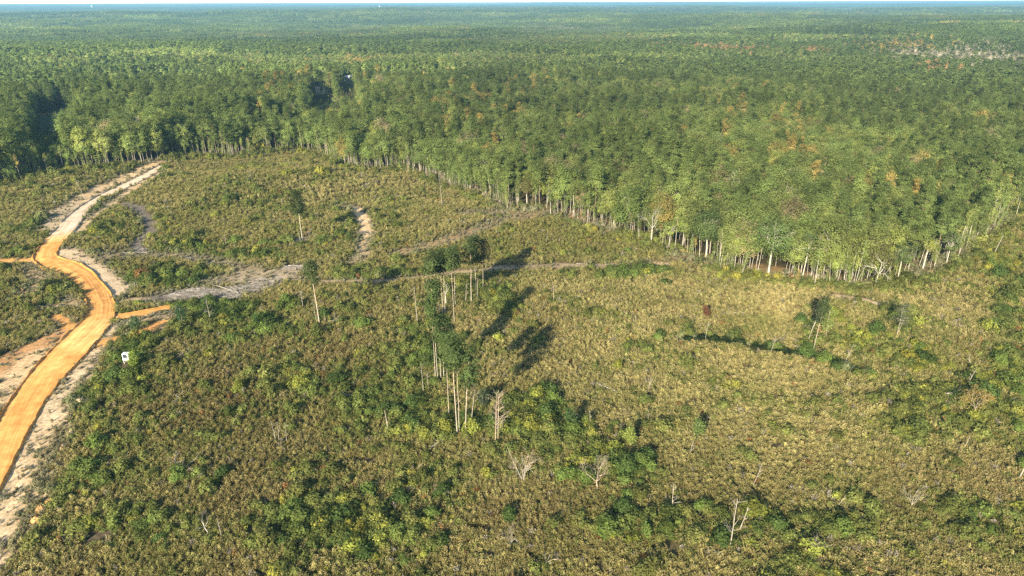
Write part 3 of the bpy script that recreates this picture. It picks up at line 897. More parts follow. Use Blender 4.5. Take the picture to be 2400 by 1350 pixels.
def bare_parts(seed, H=14.0, tr=.24, trunkf=.42, spread=.9, depth=3, bark=(.55, .51, .44), kids=3, nb=4):
    g = np.random.default_rng(seed)
    tq, tips = [], []
    th_ = H*trunkf
    tt = np.array([g.normal(0, .2), g.normal(0, .2), th_])
    trunk = tube([(0, 0, -.4), tt*.5+[g.normal(0, .06), 0, 0], tt], [tr*1.25, tr, tr*.85], 8)
    for i in range(nb):
        a = i*6.28/nb+g.uniform(-.4, .4); e = g.uniform(.5, 1.0)*spread
        d = np.array([math.cos(a)*math.sin(e), math.sin(a)*math.sin(e), math.cos(e)])
        limbs(g, tt, d, (H-th_)*.46, tr*.42, depth, tq, tips, kids, .45, .3, .64)
    limbs(g, tt, (0.05, 0, 1.), (H-th_)*.5, tr*.5, depth, tq, tips, kids, .3, .3, .62)
    trunk = np.array(trunk); tq = np.array(tq)
    f = lambda q: np.ones((len(q), 3))*np.array(bark)*g.uniform(.85, 1.12, (len(q), 1))
    return (trunk, f(trunk)), (tq, f(tq))

def join(parts, name):
    """leaves + bark as one mesh, for the far forest"""
    (Q, C), (T, TC) = parts
    mi = np.concatenate([np.zeros(len(Q)), np.ones(len(T))])
    return quads_mesh(name, np.concatenate([Q, T]), np.concatenate([C, TC]), [M_LEAF, M_BARK], mi)

PINE_V = [pine_parts(200+i, H=21+1.6*math.sin(i*2.1), cf=.50+.12*(i % 3), rad_=2.4+.75*(i % 2), nc=58, nl=50, size=.31, tr=.13, bark=(.23, .195, .155)) for i in range(6)]
OAK_V = [oak_parts(300+i, H=16+.8*math.sin(i*1.7), R0=3.4+.9*(i % 3), cf=.60+.10*(i % 3), tr=.12, fill=.9, nl=50, size=.31, bark=(.26, .24, .20)) for i in range(6)]
SLIM_V = [slim_parts(400+i, H=(8, 13, 12, 14, 10)[i], R0=(.8, 1.0, .9, 1.3, .8)[i], low=(.35, .62, .7, .58, .5)[i], nc=(26, 20, 16, 26, 18)[i], bark=(.46, .42, .34)) for i in range(5)]
PINE_M = [(quads_mesh('pine_crown', *p[0], [M_NEED]), quads_mesh('pine_trunk', *p[1], [M_BARK])) for p in PINE_V]
OAK_M = [(quads_mesh('oak_crown', *p[0], [M_LEAF]), quads_mesh('oak_trunk', *p[1], [M_BARK])) for p in OAK_V]
SLIM_M = [(quads_mesh('sapling_crown', *p[0], [M_LEAF]), quads_mesh('sapling_trunk', *p[1], [M_BARK])) for p in SLIM_V]
BARE_V = [bare_parts(500+i, H=17, tr=.22, depth=2, bark=(.45, .40, .31)) for i in range(3)]
FP, FT = [], []
for p in PINE_V: FP.append(join(p, 'pine')); FT.append(0)
for p in OAK_V: FP.append(join(p, 'oak')); FT.append(1)
for p in SLIM_V: FP.append(join(p, 'slim')); FT.append(2)
for p in BARE_V:
    q = np.concatenate([p[0][0], p[1][0]]); c_ = np.concatenate([p[0][1], p[1][1]])
    FP.append(quads_mesh('bare', q, c_, [M_BARK])); FT.append(3)
# light versions for the middle distance
for i in range(4): FP.append(join(pine_parts(600+i, H=20, cf=.5, rad_=3.0, nc=40, nl=14, size=.75), 'pine_mid')); FT.append(4)
for i in range(4): FP.append(join(oak_parts(620+i, H=16, R0=4.2, nc=48, nl=14, size=.80), 'oak_mid')); FT.append(5)
# patches of far canopy, 44 m across
def canopy(seed, size=44, n=75, k=34):
    g = np.random.default_rng(seed)
    Qs, Cs = [], []
    for i in range(n):
        x, y = g.uniform(-size/2, size/2, 2); H = g.uniform(12, 21); r = g.uniform(1.9, 3.6)
        cc = g.uniform(.7, 1.3)
        u = g.uniform(0, 1, k); a = g.uniform(0, 6.28, k)
        c = np.stack([x+r*np.sqrt(1-u*u)*np.cos(a), y+r*np.sqrt(1-u*u)*np.sin(a), H-6+u*6], 1)
        q, _ = leaves(g, c, 1, (.4, .4, .4), 1.6, out=(x, y, H-7), aspect=1.3)
        Qs.append(q); Cs.append(np.ones((k, 3))*cc*g.uniform(.8, 1.2, (k, 1)))
    return quads_mesh('canopy', np.concatenate(Qs), np.concatenate(Cs), [M_LEAF])
for i in range(5): FP.append(canopy(700+i)); FT.append(6)
FT = np.array(FT)
def fpick(ty, n, g):
    ids = np.where(FT == ty)[0]
    return ids[g.integers(0, len(ids), n)]

AUT = [(1690, 133, 75, 7, 3, .9, 'rust'), (1900, 143, 40, 6, 2, .6, 'rust'), (2190, 187, 50, 5, 3, .7, 'rust'), (1830, 420, 60, 30, 0, .3, 'gold'), (1850, 350, 60, 30, 0, .2, 'gold'),
       (2110, 125, 90, 18, 0, .4, 'gold'), (1720, 300, 30, 30, 0, .15, 'gold'), (840, 160, 30, 10, 0, .7, 'gold'), (750, 250, 160, 30, 0, .12, 'gold'), (1400, 200, 200, 30, 0, .12, 'ylw'), (2050, 470, 200, 50, 0, .10, 'gold'),
       (1120, 300, 120, 60, 0, .15, 'gold')]
DEAD = [(2290, 152, 170, 24, 3, .95), (2130, 150, 80, 12, 0, .6), (650, 72, 30, 8, 0, .5), (1300, 70, 100, 8, 0, .3)]
GF = {k: np.array(v) for k, v in dict(pine=(.100, .128, .036), pined=(.074, .098, .030), oak=(.105, .142, .040), oliv=(.138, .155, .046), ylw=(.17, .19, .05), gold=(.24, .19, .06), rust=(.225, .15, .07), brn=(.175, .15, .075), grey=(.27, .25, .17)).items()}

def forest_tint(X, Y, px, py, ispine, g):
    n = len(X)
    a = fbm(X, Y, 35, 201); b_ = fbm(X, Y, 160, 203); c = g.uniform(0, 1, n); e = fbm(X, Y, 900, 207)
    t = np.zeros((n, 3))
    k = np.clip(.5+1.6*(a-.5)+.9*(c-.5), 0, 1)[:, None]
    t_p = GF['pined']*(1-k)+GF['pine']*k
    k2 = np.clip(.45+1.4*(b_-.5)+1.0*(c-.5), 0, 1)[:, None]
    t_o = GF['oak']*(1-k2)+GF['oliv']*k2
    t = np.where(ispine[:, None], t_p, t_o)
    y_ = (~ispine) & (g.uniform(0, 1, n) < .10)
    t[y_] = GF['ylw']
    br = (~ispine) & (g.uniform(0, 1, n) < .045)
    t[br] = GF['brn']
    go = (~ispine) & (g.uniform(0, 1, n) < .018)
    t[go] = GF['gold']
    for (bx, by, rx, ry, an, kk, nm) in AUT:
        q = g.uniform(0, 1, n) < kk*blob(px, py, bx, by, rx, ry, an)
        t[q] = GF[nm]
    right = sstep(900, 2000, px)*(1-sstep(900, 2500, np.hypot(X, Y)))
    t *= (1+.18*right)[:, None]
    return t*g.uniform(.80, 1.45, (n, 1))*(1+.42*(1-sstep(500, 1300, px))[:, None])  # leaf tint raised toward the left, painting in light its shaded crowns lack

g = np.random.default_rng(99)
HALF = 43
LOWP = [far_poly([(88, 350), (150, 350), (190, 300), (185, 262), (88, 262)]), far_poly([(800, 197), (838, 197), (845, 250), (790, 250)]), far_poly([(728, 222), (785, 222), (792, 268), (724, 268)])]
LOWM = [(far_poly([(88, 415), (165, 405), (165, 345), (88, 345)]), .5), (far_poly([(795, 250), (850, 250), (855, 305), (790, 305)]), .45), (far_poly([(718, 268), (800, 268), (805, 315), (715, 315)]), .45)]
def low_mid(X, Y):
    f = np.ones(len(X))
    for P, v_ in LOWM: f = np.where(inpoly(X, Y, P), v_, f)
    return f
def in_low(X, Y):
    k = np.zeros(len(X), bool)
    for P in LOWP: k |= inpoly(X, Y, P)
    return k
def in_open(X, Y, grow=0):
    k = np.zeros(len(X), bool)
    for P, _ in OPEN: k |= inpoly(X, Y, P)
    return k
XA, YA = jgrid(150, 800, HALF, 4.9, g, 30)
keep = ~inpoly(XA, YA, CLEAR)
XA, YA = XA[keep], YA[keep]
de = dseg(XA, YA, EDGE_G)
keep = (de > 1.0+6*np.clip(vn(XA, YA, 9, 234)-.45, 0, 1)) & (vn(XA, YA, 13, 233) > .19) & ~in_open(XA, YA)
XA, YA, de = XA[keep], YA[keep], de[keep]
FEAT = [ground(a_, b_)[:2]+(r0_,) for a_, b_, r0_ in ((1525, 574, 5), (1567, 584, 3), (1598, 586, 3), (1655, 604, 5.5), (1800, 646, 7), (1880, 652, 3), (2050, 672, 5), (2102, 662, 3), (2162, 632, 3), (2217, 620, 3), (985, 405, 4), (1235, 478, 4))]
def clear_of(X, Y, f):
    k = np.ones(len(X), bool)
    for fx, fy, r0_ in FEAT:
        L_ = math.hypot(fx, fy); ux, uy = fx/L_, fy/L_
        al = (X-fx)*ux+(Y-fy)*uy; la = (X-fx)*-uy+(Y-fy)*ux
        k &= ~((np.abs(la) < r0_*f) & (al < r0_*.8*f) & (al > -25))
    return k
k_ = clear_of(XA, YA, 1.0); XA, YA, de = XA[k_], YA[k_], de[k_]
ZA = height(XA, YA); pxa, pya = project(XA, YA, ZA)
pm = .45*fbm(XA, YA, 75, 211, 2)+.55*fbm(XA, YA, 24, 212, 2)+.10*(1-sstep(300, 900, pxa))-.05*sstep(1300, 2100, pxa)+.08*sstep(450, 800, np.hypot(XA, YA))
ispA = (pm+g.uniform(-.2, .2, len(XA))) > .52
dA = chan(pxa, pya-10, [d for d in DEAD])
tyA = np.where(ispA, 0, 1)
tyA[(g.uniform(0, 1, len(XA)) < .008)] = 3
tA = forest_tint(XA, YA, pxa, pya, ispA, g)*1.08
sA = np.where(ispA, g.uniform(.70, 1.12, len(XA)), g.uniform(.62, 1.22, len(XA)))*(.95+.28*vn(XA, YA, 40, 222))*(1.10-.16*sstep(700, 1600, pxa))
sA[in_low(XA, YA)] *= .22
sA *= low_mid(XA, YA)
idA = np.zeros(len(XA), int)
for ty in (0, 1, 3):
    k = tyA == ty; idA[k] = fpick(ty, k.sum(), g)
rotA = np.stack([g.normal(0, .025, len(XA)), g.normal(0, .025, len(XA)), g.uniform(0, 6.28, len(XA))], 1)

q_ = (de < 7) & (tyA < 2) & (g.uniform(0, 1, len(XA)) < .45)
idA[q_] = np.where(tyA[q_] == 0, 0, 6)+3*g.integers(0, 2, q_.sum())
# the trees that show largest become things of their own
vis = (pxa > -30) & (pxa < 2430)
rank = np.hypot(XA, YA)*(1-.22*np.exp(-de/7.0))
order = np.argsort(np.where(vis, rank, 1e9))
own_p = [i for i in order if tyA[i] == 0][:290]
own_o = [i for i in order if tyA[i] == 1][:290]
own = np.zeros(len(XA), bool); own[own_p] = True; own[own_o] = True

# slim understorey along the edge
XS, YS = jgrid(150, 620, HALF, 2.0, g, 30)
ds = dseg(XS, YS, EDGE_G); ins = ~inpoly(XS, YS, CLEAR)
k = ins & (ds < 14) & (g.uniform(0, 1, len(XS)) < 1.1*np.exp(-ds/8.0)*np.clip(1.6*vn(XS, YS, 18, 236)-.1, .12, 1.4))
k |= (~ins) & (ds < 3) & (g.uniform(0, 1, len(XS)) < .10)
XS, YS, ds = XS[k], YS[k], ds[k]
k = ~inpoly(XS, YS, ROADPOLY) & (clear_of(XS, YS, .7) | (g.uniform(0, 1, len(XS)) < .12)); XS, YS, ds = XS[k], YS[k], ds[k]
ZS = height(XS, YS); pxs, pys = project(XS, YS, ZS)
tS = forest_tint(XS, YS, pxs, pys, np.zeros(len(XS), bool), g)*1.1
sS = g.uniform(.45, 1.25, len(XS)); sS[ds < 1.5] *= .7
idS = fpick(2, len(XS), g)
rotS = np.stack([g.normal(0, .06, len(XS)), g.normal(0, .06, len(XS)), g.uniform(0, 6.28, len(XS))], 1)
rS = np.where((pxs > 0) & (pxs < 2400) & (ds > .3), np.hypot(XS, YS)/sS**.5, 1e9)
oS = np.argsort(rS)[:280]
ownS = np.zeros(len(XS), bool); ownS[oS] = True

# middle and far forest
def stand(X, Y):
    wx = X+90*(fbm(X, Y, 300, 281)-.5); wy = Y+90*(fbm(X, Y, 300, 283)-.5)
    a_ = h2(np.floor((wx+.4*wy)/270), np.floor((wy-.3*wx)/330), 285)
    return .35+.65*a_*(1-.5*(fbm(X, Y, 1500, 287)))*1.3

def band(r0, r1, s, ty_p, ty_o, smul, g, open_=True):
    X, Y = jgrid(r0, r1, HALF, s, g, 60)
    k = ~in_open(X, Y)
    if s < 20: k &= vn(X, Y, 22, 240) > .10
    X, Y = X[k], Y[k]
    Z = height(X, Y); px, py = project(X, Y, Z)
    pm = fbm(X, Y, 260, 251, 2)+.12*(1-sstep(300, 900, px))
    isp = (pm+g.uniform(-.08, .08, len(X))) > .47
    t = forest_tint(X, Y, px, py-3, isp, g)
    st = stand(X, Y); t = t*1.10*((.62+.75*st)*(.65+.7*fbm(X, Y*1.8, 900, 291)))[:, None]
    dd = g.uniform(0, 1, len(X)) < chan(px, py-4, DEAD)
    t[dd] = GF['grey']*g.uniform(.8, 1.4, (dd.sum(), 1))
    idx = np.zeros(len(X), int)
    for q, ty in ((isp, ty_p), (~isp, ty_o)): idx[q] = fpick(ty, q.sum(), g)
    if s < 20:
        d2 = dd & (g.uniform(0, 1, len(X)) < .75); idx[d2] = fpick(3, d2.sum(), g)
    return X, Y, Z, t, idx
LX, LY, LZ, LT, LI, LR, LS = [], [], [], [], [], [], []
def add(X, Y, Z, t, idx, rot, scl):
    LX.append(X); LY.append(Y); LZ.append(Z); LT.append(t); LI.append(idx); LR.append(rot); LS.append(scl)
k = ~own
add(XA[k], YA[k], ZA[k], tA[k], idA[k], rotA[k], np.repeat(sA[k][:, None], 3, 1))
k = ~ownS
add(XS[k], YS[k], ZS[k], tS[k], idS[k], rotS[k], np.repeat(sS[k][:, None], 3, 1))
for (r0, r1, s, a_, b_, m0) in ((800, 1300, 6.0, 4, 5, 1.05), (1300, 2200, 8.5, 4, 5, 1.3)):
    X, Y, Z, t, idx = band(r0, r1, s, a_, b_, m0, g)
    q = m0*g.uniform(.65, 1.2, len(X))*(.85+.3*vn(X, Y, 200, 260))*np.where(in_low(X, Y), .2, 1)*low_mid(X, Y)*np.where(FT[idx] == 3, 1.25, 1)
    add(X, Y, Z, t, idx, np.stack([X*0, X*0, g.uniform(0, 6.28, len(X))], 1), np.stack([q, q, np.minimum(q, 1.2)*(.55+.6*stand(X, Y))], 1))
for (r0, r1, s, m0) in ((2200, 5000, 40, 1.0), (5000, 11000, 110, 2.8), (11000, 30500, 290, 7.4)):
    X, Y, Z, t, idx = band(r0, r1, s, 6, 6, 1, g)
    t = t*.7+.3*t.mean(0)
    hz = g.uniform(.85, 1.1, len(X))*(.5+.75*stand(X, Y))*(1 if m0 < 2 else 1.25)
    add(X, Y, Z-1, t, idx, np.stack([X*0, X*0, g.uniform(0, 6.28, len(X))], 1), np.stack([X*0+m0, X*0+m0, hz], 1))
P = np.stack([np.concatenate(LX), np.concatenate(LY), np.concatenate(LZ)], 1)
fo = scatter('forest', FP, P, np.concatenate(LR), np.concatenate(LS), np.concatenate(LT), np.concatenate(LI))
fo['label'] = 'endless mixed pine and hardwood forest rolling away to the horizon'
print('forest', len(P))

# ------------------------------------------------------------------ labels
MARKS = [('dirt road end', 385, 390), ('lone tall pine', 705, 540), ('sandy gully', 845, 520), ('bare white oak', 1527, 560), ('wide pale-trunked oak', 1803, 620),
         ('forked olive oak', 2050, 655), ('leaning white pole', 2330, 590), ('grey slash heaps', 470, 680), ('orange road bend', 200, 660), ('white box', 300, 838),
         ('pine clump', 1050, 700), ('lower pine clump', 1065, 960), ('dark ditch', 1820, 830), ('pale sand verge', 100, 1080), ('yellow bushes', 1240, 1000), ('bare twiggy tree', 1400, 1120),
         ('stack of grey poles', 2235, 768), ('forked dead snag', 1711, 1230), ('lone grey pole', 1035, 470), ('tan track', 1120, 535), ('split crooked snag', 490, 1230),
         ('white stump pole', 2390, 1110), ('hilltop', 640, 380), ('weedy left slope', 60, 470)]
FMARKS = [m for m in MARKS if m[2] < 680 and m[0] not in ('grey slash heaps', 'orange road bend', 'tan track', 'sandy gully', 'lone tall pine')]
ORD = ['', 'second', 'third', 'fourth', 'fifth', 'sixth', 'seventh', 'eighth', 'ninth', 'tenth', 'eleventh', 'twelfth']
def place(px, py, marks):
    b = min(marks, key=lambda m_: (m_[1]-px)**2+((m_[2]-py)*1.6)**2)
    dx, dy = px-b[1], py-b[2]
    if abs(dx) > abs(dy)*1.2: r = 'right of' if dx > 0 else 'left of'
    else: r = 'below' if dy > 0 else 'behind'
    return r+' '+b[0]
def tone(t):
    r_, g_, b_ = t
    if r_ > g_*1.25: return 'golden' if g_ > r_*.6 else 'rusty'
    if r_ > g_*1.02: return 'yellowish'
    v_ = (r_+g_)/2
    if v_ < .045: return 'dark green'
    if v_ < .07: return 'deep green'
    if v_ < .11: return 'mid green'
    return 'light green'
PEND = []      # (object, base label, px)
def name_it(o, base, cat, group, px):
    o['category'] = cat; o['group'] = group
    PEND.append((o, base, px))

for i in own_p:
    me_c, me_t = PINE_M[idA[i] % 6] if FT[idA[i]] == 0 else PINE_M[0]
    e = tree_obj('pine_tree', (XA[i], YA[i], ZA[i]), rotA[i], (sA[i],)*3, [('crown', me_c), ('trunk', me_t)], tA[i])
    sz = 'tall' if sA[i] > 1.04 else ('short' if sA[i] < .9 else 'medium')
    row = 'at forest edge' if de[i] < 5 else ('inside forest edge' if de[i] < 14 else 'deep in forest')
    name_it(e, '%s %s pine %s %s' % (sz, tone(tA[i]), row, place(pxa[i], pya[i], FMARKS)), 'pine', 'pines at the near side of the forest', pxa[i])
for i in own_o:
    me_c, me_t = OAK_M[idA[i] % 6]
    e = tree_obj('broadleaf_tree', (XA[i], YA[i], ZA[i]), rotA[i], (sA[i],)*3, [('crown', me_c), ('trunk', me_t)], tA[i])
    sz = 'large' if sA[i] > 1.04 else ('small' if sA[i] < .88 else 'round')
    row = 'at forest edge' if de[i] < 5 else ('inside forest edge' if de[i] < 14 else 'deep in forest')
    name_it(e, '%s %s hardwood %s %s' % (sz, tone(tA[i]), row, place(pxa[i], pya[i], FMARKS)), 'tree', 'hardwoods at the near side of the forest', pxa[i])
for i in oS:
    if idS[i] < 12: continue
    me_c, me_t = SLIM_M[list(np.where(FT == 2)[0]).index(idS[i])]
    e = tree_obj('sapling', (XS[i], YS[i], ZS[i]), rotS[i], (sS[i],)*3, [('crown', me_c), ('trunk', me_t)], tS[i])
    name_it(e, '%s slim %s sapling at forest edge %s' % ('tall' if sS[i] > .85 else 'short', tone(tS[i]), place(pxs[i], pys[i], FMARKS)), 'sapling', 'slim saplings along the forest edge', pxs[i])

# ------------------------------------------------------------------ the pines left standing in the clearing
def lone_pine(name, bx, by, ty, label, cf=.34, rad_=2.3, seed=0, lean=(0, 0), tr=.17, tint=(.066, .090, .030), nc=60, group=None, bark=(.35, .315, .26)):
    x, y, z = ground(bx, by); H = H_top(bx, by, ty)
    p = pine_parts(800+seed, H=H, cf=cf, rad_=rad_, nc=nc, nl=44, size=.30, tr=tr, bark=bark, clump=(.55, .55, .33))
    e = tree_obj(name, (x, y, z), (lean[0], lean[1], 0), (1, 1, 1), [('crown', quads_mesh('crown', *p[0], [M_NEED])), ('trunk', quads_mesh('trunk', *p[1], [M_BARK]))], tint)
    tag(e, label, 'pine', group)
    return e
gA = 'tall pines standing in the upper clump'; gB = 'tall pines standing in the lower clump'
A_ = [(1013, 763, 590, 'leftmost thick-trunked pine of the upper clump, its foot lowest on the slope', .30, 2.5, .02), (1016, 750, 604, 'slender pine close behind the leftmost trunk of the upper clump', .26, 1.7, .0),
      (1030, 738, 592, 'thin pine second from left in the upper clump', .28, 2.0, .0), (1038, 736, 582, 'pale double-width trunk pine in the middle of the upper clump', .32, 2.4, .0),
      (1043, 737, 596, 'thin pine touching the right side of the pale middle trunk', .25, 1.8, .0), (1065, 762, 584, 'pine with dark rounded crown and shaded trunk right of upper clump middle', .27, 2.6, -.01),
      (1067, 720, 572, 'shorter-looking pine behind the one with the dark rounded crown', .34, 2.3, .0), (1105, 711, 556, 'straight pale-trunked pine second from the right in upper clump', .40, 2.6, .0),
      (1115, 702, 553, 'rightmost full pine of the upper clump with a bushy crown', .40, 2.8, .02), (1132, 690, 560, 'small brownish crowned pine at the right end of upper clump', .42, 2.4, .02)]
for k, (a, b, c_, lb, cf, rd, ln) in enumerate(A_):
    tn = (.064, .088, .030) if k != 9 else (.11, .10, .04)
    lone_pine('tall_pine', a, b, c_, lb, cf, rd, k, (0, ln), group=gA, tint=tn, tr=.085+.04*(k in (0, 3, 7)), nc=46)
B_ = [(1072, 1021, 782, 'thick pale trunk pine at the front of the lower clump', .33, 2.3, -.02), (1077, 1016, 790, 'slender pine hugging the front thick trunk of the lower clump', .28, 2.0, .0),
      (1090, 1016, 812, 'rightmost straight pine of the lower clump with a low dark crown', .42, 2.5, .06), (1053, 984, 782, 'pine left of the front trunks in the lower clump', .30, 2.0, -.01),
      (1034, 891, 740, 'left pine of the close pair behind the lower clump', .36, 2.2, .01), (1040, 886, 742, 'right pine of the close pair behind the lower clump', .38, 2.2, .02),
      (1026, 894, 655, 'very tall thin pine on the left of the lower clump reaching the upper one', .22, 2.2, -.01), (1021, 887, 700, 'thin leaning pine beside the very tall one at the left of lower clump', .2, 1.2, .0)]
for k, (a, b, c_, lb, cf, rd, ln) in enumerate(B_):
    lone_pine('tall_pine', a, b, c_, lb, cf, rd, 20+k, (0, ln), group=gB, tr=.12 if k in (0, 2) else .085, nc=46, tint=(.064, .092, .030))
lone_pine('tall_pine', 709, 562, 448, 'lone tall pine with pale trunk on the middle of the upper slope', .44, 3.3, 40, (0, -.03), tint=(.048, .062, .022), bark=(.42, .39, .32), nc=110, tr=.14)
lone_pine('tall_pine', 749, 760, 612, 'lone pine with long bare trunk and small crown below the pale track', .34, 2.4, 41, (0, -.02), tint=(.07, .09, .032), bark=(.42, .37, .30), tr=.13)
lone_pine('tall_pine', 1903, 834, 690, 'leaning shaggy pine standing over the right end of the dark ditch', .42, 1.0, 42, (0, .04), tint=(.05, .068, .028), tr=.10, nc=34, bark=(.28, .25, .2))

# ------------------------------------------------------------------ bare trees, snags and poles
def snag(bx, by, tx, ty, label, tr=.11, bark=(.52, .48, .41), twigs=6, seed=0, name='dead_snag', group=None):
    x, y, z = ground(bx, by); H = max(H_top(bx, by, ty), 1.5)
    g = np.random.default_rng(900+seed)
    D = math.hypot(y*math.cos(pr)+(CAM_Z-z)*math.sin(pr), 0)
    dx = (tx-bx)/FPX*D
    zs = np.linspace(-.3, H, 7)
    f = np.clip(zs/H, 0, 1)
    tp = np.stack([dx*f+g.normal(0, .04, 7)*f, g.normal(0, .04, 7)*f, zs], 1)
    tr_ = tr*.72*np.linspace(1.15, .4, 7)
    q = tube(tp, tr_, 7)
    top = tp[-1]; ring = []
    e = bpy.data.objects.new(name, None); COL.objects.link(e); e.location = (x, y, z)
    # splintered tip
    for k in range(3):
        a = k*2.1+g.uniform(0, 1)
        q += tube([top+[tr*.3*math.cos(a), tr*.3*math.sin(a), -.05], top+[tr*.4*math.cos(a), tr*.4*math.sin(a), g.uniform(.15, .5)]], [tr*.28, .01], 3)
    q = np.array(q)
    make_obj('trunk', quads_mesh('trunk', q, np.ones((len(q), 3))*np.array(bark)*g.uniform(.85, 1.15, (len(q), 1)), [M_WOOD]), e)
    if twigs:
        bq, tips = [], []
        for k in range(twigs):
            z0 = g.uniform(H*.3, H*.97); a = g.uniform(0, 6.28)
            c0 = np.array([np.interp(z0, zs, tp[:, 0]), np.interp(z0, zs, tp[:, 1]), z0])
            limbs(g, c0, (math.cos(a)*.8, math.sin(a)*.8, .45), g.uniform(.10, .2)*H*(1.2-z0/H*.6), .035, 1, bq, tips, 2, .5, .3)
        bq = np.array(bq)
        make_obj('branches', quads_mesh('branches', bq, np.ones((len(bq), 3))*np.array(bark)*g.uniform(.8, 1.1, (len(bq), 1)), [M_WOOD]), e)
    tag(e, label, 'dead tree', group)
    return e

GS = 'dead snags and poles left standing in the clearing'
S_ = [(911, 1018, 907, 964, 'stout pale broken pole standing alone left of the lower pine clump', .16, 0), (1161, 1041, 1165, 925, 'dead pine full of fine pinkish twigs beside the yellow bushes', .12, 30),
      (1167, 1036, 1170, 918, 'second twiggy dead pine close against the pinkish one', .12, 26), (1178, 1020, 1181, 944, 'bare reddish pole right of the two twiggy dead pines', .09, 3),
      (1104, 994, 1116, 900, 'crooked grey snag right of the lower pine clump', .10, 10), (1384, 998, 1381, 965, 'short grey pole on the straw field above the green bushes', .09, 4),
      (1574, 1202, 1572, 1135, 'pale bent snag in the brown weeds near the bottom', .10, 8), (1763, 1143, 1778, 1087, 'thin leaning pole in the tan weeds', .06, 3),
      (1711, 1283, 1711, 1172, 'tall forked dead snag standing in dark bushes near the bottom', .12, 12), (1730, 1250, 1744, 1194, 'pale leaning snag right of the tall forked one', .10, 8),
      (2387, 1124, 2393, 1092, 'short thick white stump pole at the right border', .22, 0), (2259, 1054, 2263, 1024, 'short slanting pole among yellow bushes', .09, 0),
      (1615, 1072, 1620, 1035, 'thin twin twig pole beside the green sapling', .07, 3), (2327, 600, 2337, 552, 'leaning white pole near the right forest edge', .15, 0),
      (1037, 488, 1033, 420, 'lone grey pole between the gully and the forest edge', .14, 3), (198, 463, 185, 413, 'leaning thin grey snag left of the upper road', .12, 8),
      (979, 762, 976, 671, 'tall grey pole standing left of the upper pine clump', .11, 3), (1008, 719, 1003, 656, 'short leaning pole at the left rim of the upper pine clump', .12, 3),
      (1091, 708, 1095, 662, 'thin slanting snag between the trunks of the upper pine clump', .10, 5), (1119, 704, 1120, 655, 'thin brown pole right of the upper pine clump', .09, 3),
      (1298, 710, 1296, 666, 'pinkish pole alone right of the upper pine clump', .10, 5), (1805, 830, 1812, 790, 'thin pale stick above the dark ditch', .07, 4),
      (1977, 855, 1990, 810, 'thin pale leaning stick right of the dark ditch', .08, 5), (2103, 783, 2112, 743, 'slanting grey stick on the straw slope at right', .09, 5),
      (1652, 800, 1655, 755, 'thin stem at the left end of the dark ditch', .07, 6), (743, 759, 740, 718, 'short twiggy pole beside the small crowned lone pine', .07, 5),
      (764, 759, 762, 738, 'short stub right of the small crowned lone pine', .07, 2), (704, 566, 702, 540, 'short stub at the foot of the upper lone pine', .10, 0),
      (711, 722, 709, 685, 'faded grey stem left of the small crowned lone pine', .09, 9), (495, 760, 494, 700, 'tall grey stem at the green bushes below the slash heaps', .10, 10),
      (408, 560, 408, 545, 'short grey stick on the slope above the slash heaps', .08, 0), (530, 575, 531, 540, 'thin pale stick on the upper slope', .08, 3),
      (647, 1035, 644, 990, 'left stem of the pale pole cluster in brown weeds', .08, 5), (655, 1038, 657, 992, 'middle stem of the pale pole cluster in brown weeds', .07, 6), (672, 1040, 676, 995, 'right stem of the pale pole cluster in brown weeds', .07, 6),
      (520, 1261, 519, 1215, 'thin upright stem right of the split crooked snag', .07, 6), (993, 925, 991, 855, 'thin grey pole left of the lower pine clump', .08, 3), (1004, 912, 1003, 870, 'thin olive pole between lower clump and grey pole', .07, 6),
      (1519, 920, 1522, 880, 'thin dark stick standing in the straw field', .08, 3), (1226, 1130, 1190, 1050, 'long thin rod leaning left out of the multi-stemmed shrub', .08, 4), (1280, 570, 1283, 545, 'thin stem in the yellow bushes by the tan track', .08, 3),
      (2265, 905, 2275, 870, 'slanting bare stem among the rust coloured bushes at right', .09, 6), (1900, 783, 1918, 700, 'long pale leaning trunk beside the ditch', .12, 6), (1893, 800, 1908, 720, 'second leaning trunk parallel to the long pale one', .09, 5),
      (2275, 860, 2262, 830, 'pale stem in the shaded bushes at the right', .08, 6), (1090, 920, 1086, 880, 'short stem hidden behind the front trunks of lower clump', .07, 6), (1960, 1190, 1975, 1165, 'thin straight stick slanting in olive weeds at bottom right', .06, 0)]
for k, (a, b, c_, d, lb, tr, tw) in enumerate(S_):
    snag(a, b, c_, d, lb, tr, seed=k, twigs=tw, group=GS, bark=(.35, .31, .25) if k not in (1, 2, 3, 20) else (.38, .29, .22))

def bare_tree(bx, by, ty, label, seed, tr=.24, trunkf=.42, spread=.95, depth=3, bark=(.38, .35, .29), kids=3, nb=4, leaf=None, lean=0, name='bare_tree', cat='tree'):
    x, y, z = ground(bx, by); H = H_top(bx, by, ty)
    t_, b_ = bare_parts(950+seed, H=H*.93, tr=tr, trunkf=trunkf, spread=spread, depth=depth, bark=bark, kids=kids, nb=nb)
    e = tree_obj(name, (x, y, z), (0, lean, 0), (1, 1, 1), [('trunk', quads_mesh('trunk', *t_, [M_WOOD])), ('branches', quads_mesh('branches', *b_, [M_WOOD]))], (1, 1, 1))
    if leaf:
        g = np.random.default_rng(seed)
        q = b_[0].mean(1); k = g.choice(len(q), leaf[0]); hi = q[k]; hi = hi[hi[:, 2] > H*leaf[3]]
        Q, kk = leaves(g, hi, 12, (.5, .5, .4), leaf[2], aspect=1.5)
        o = make_obj('leaves', quads_mesh('leaves', Q, np.ones((len(Q), 3))*g.uniform(.7, 1.3, len(hi))[kk][:, None], [M_LEAF]), e)
        o['tint'] = list(leaf[1])
    tag(e, label, cat)
    return e
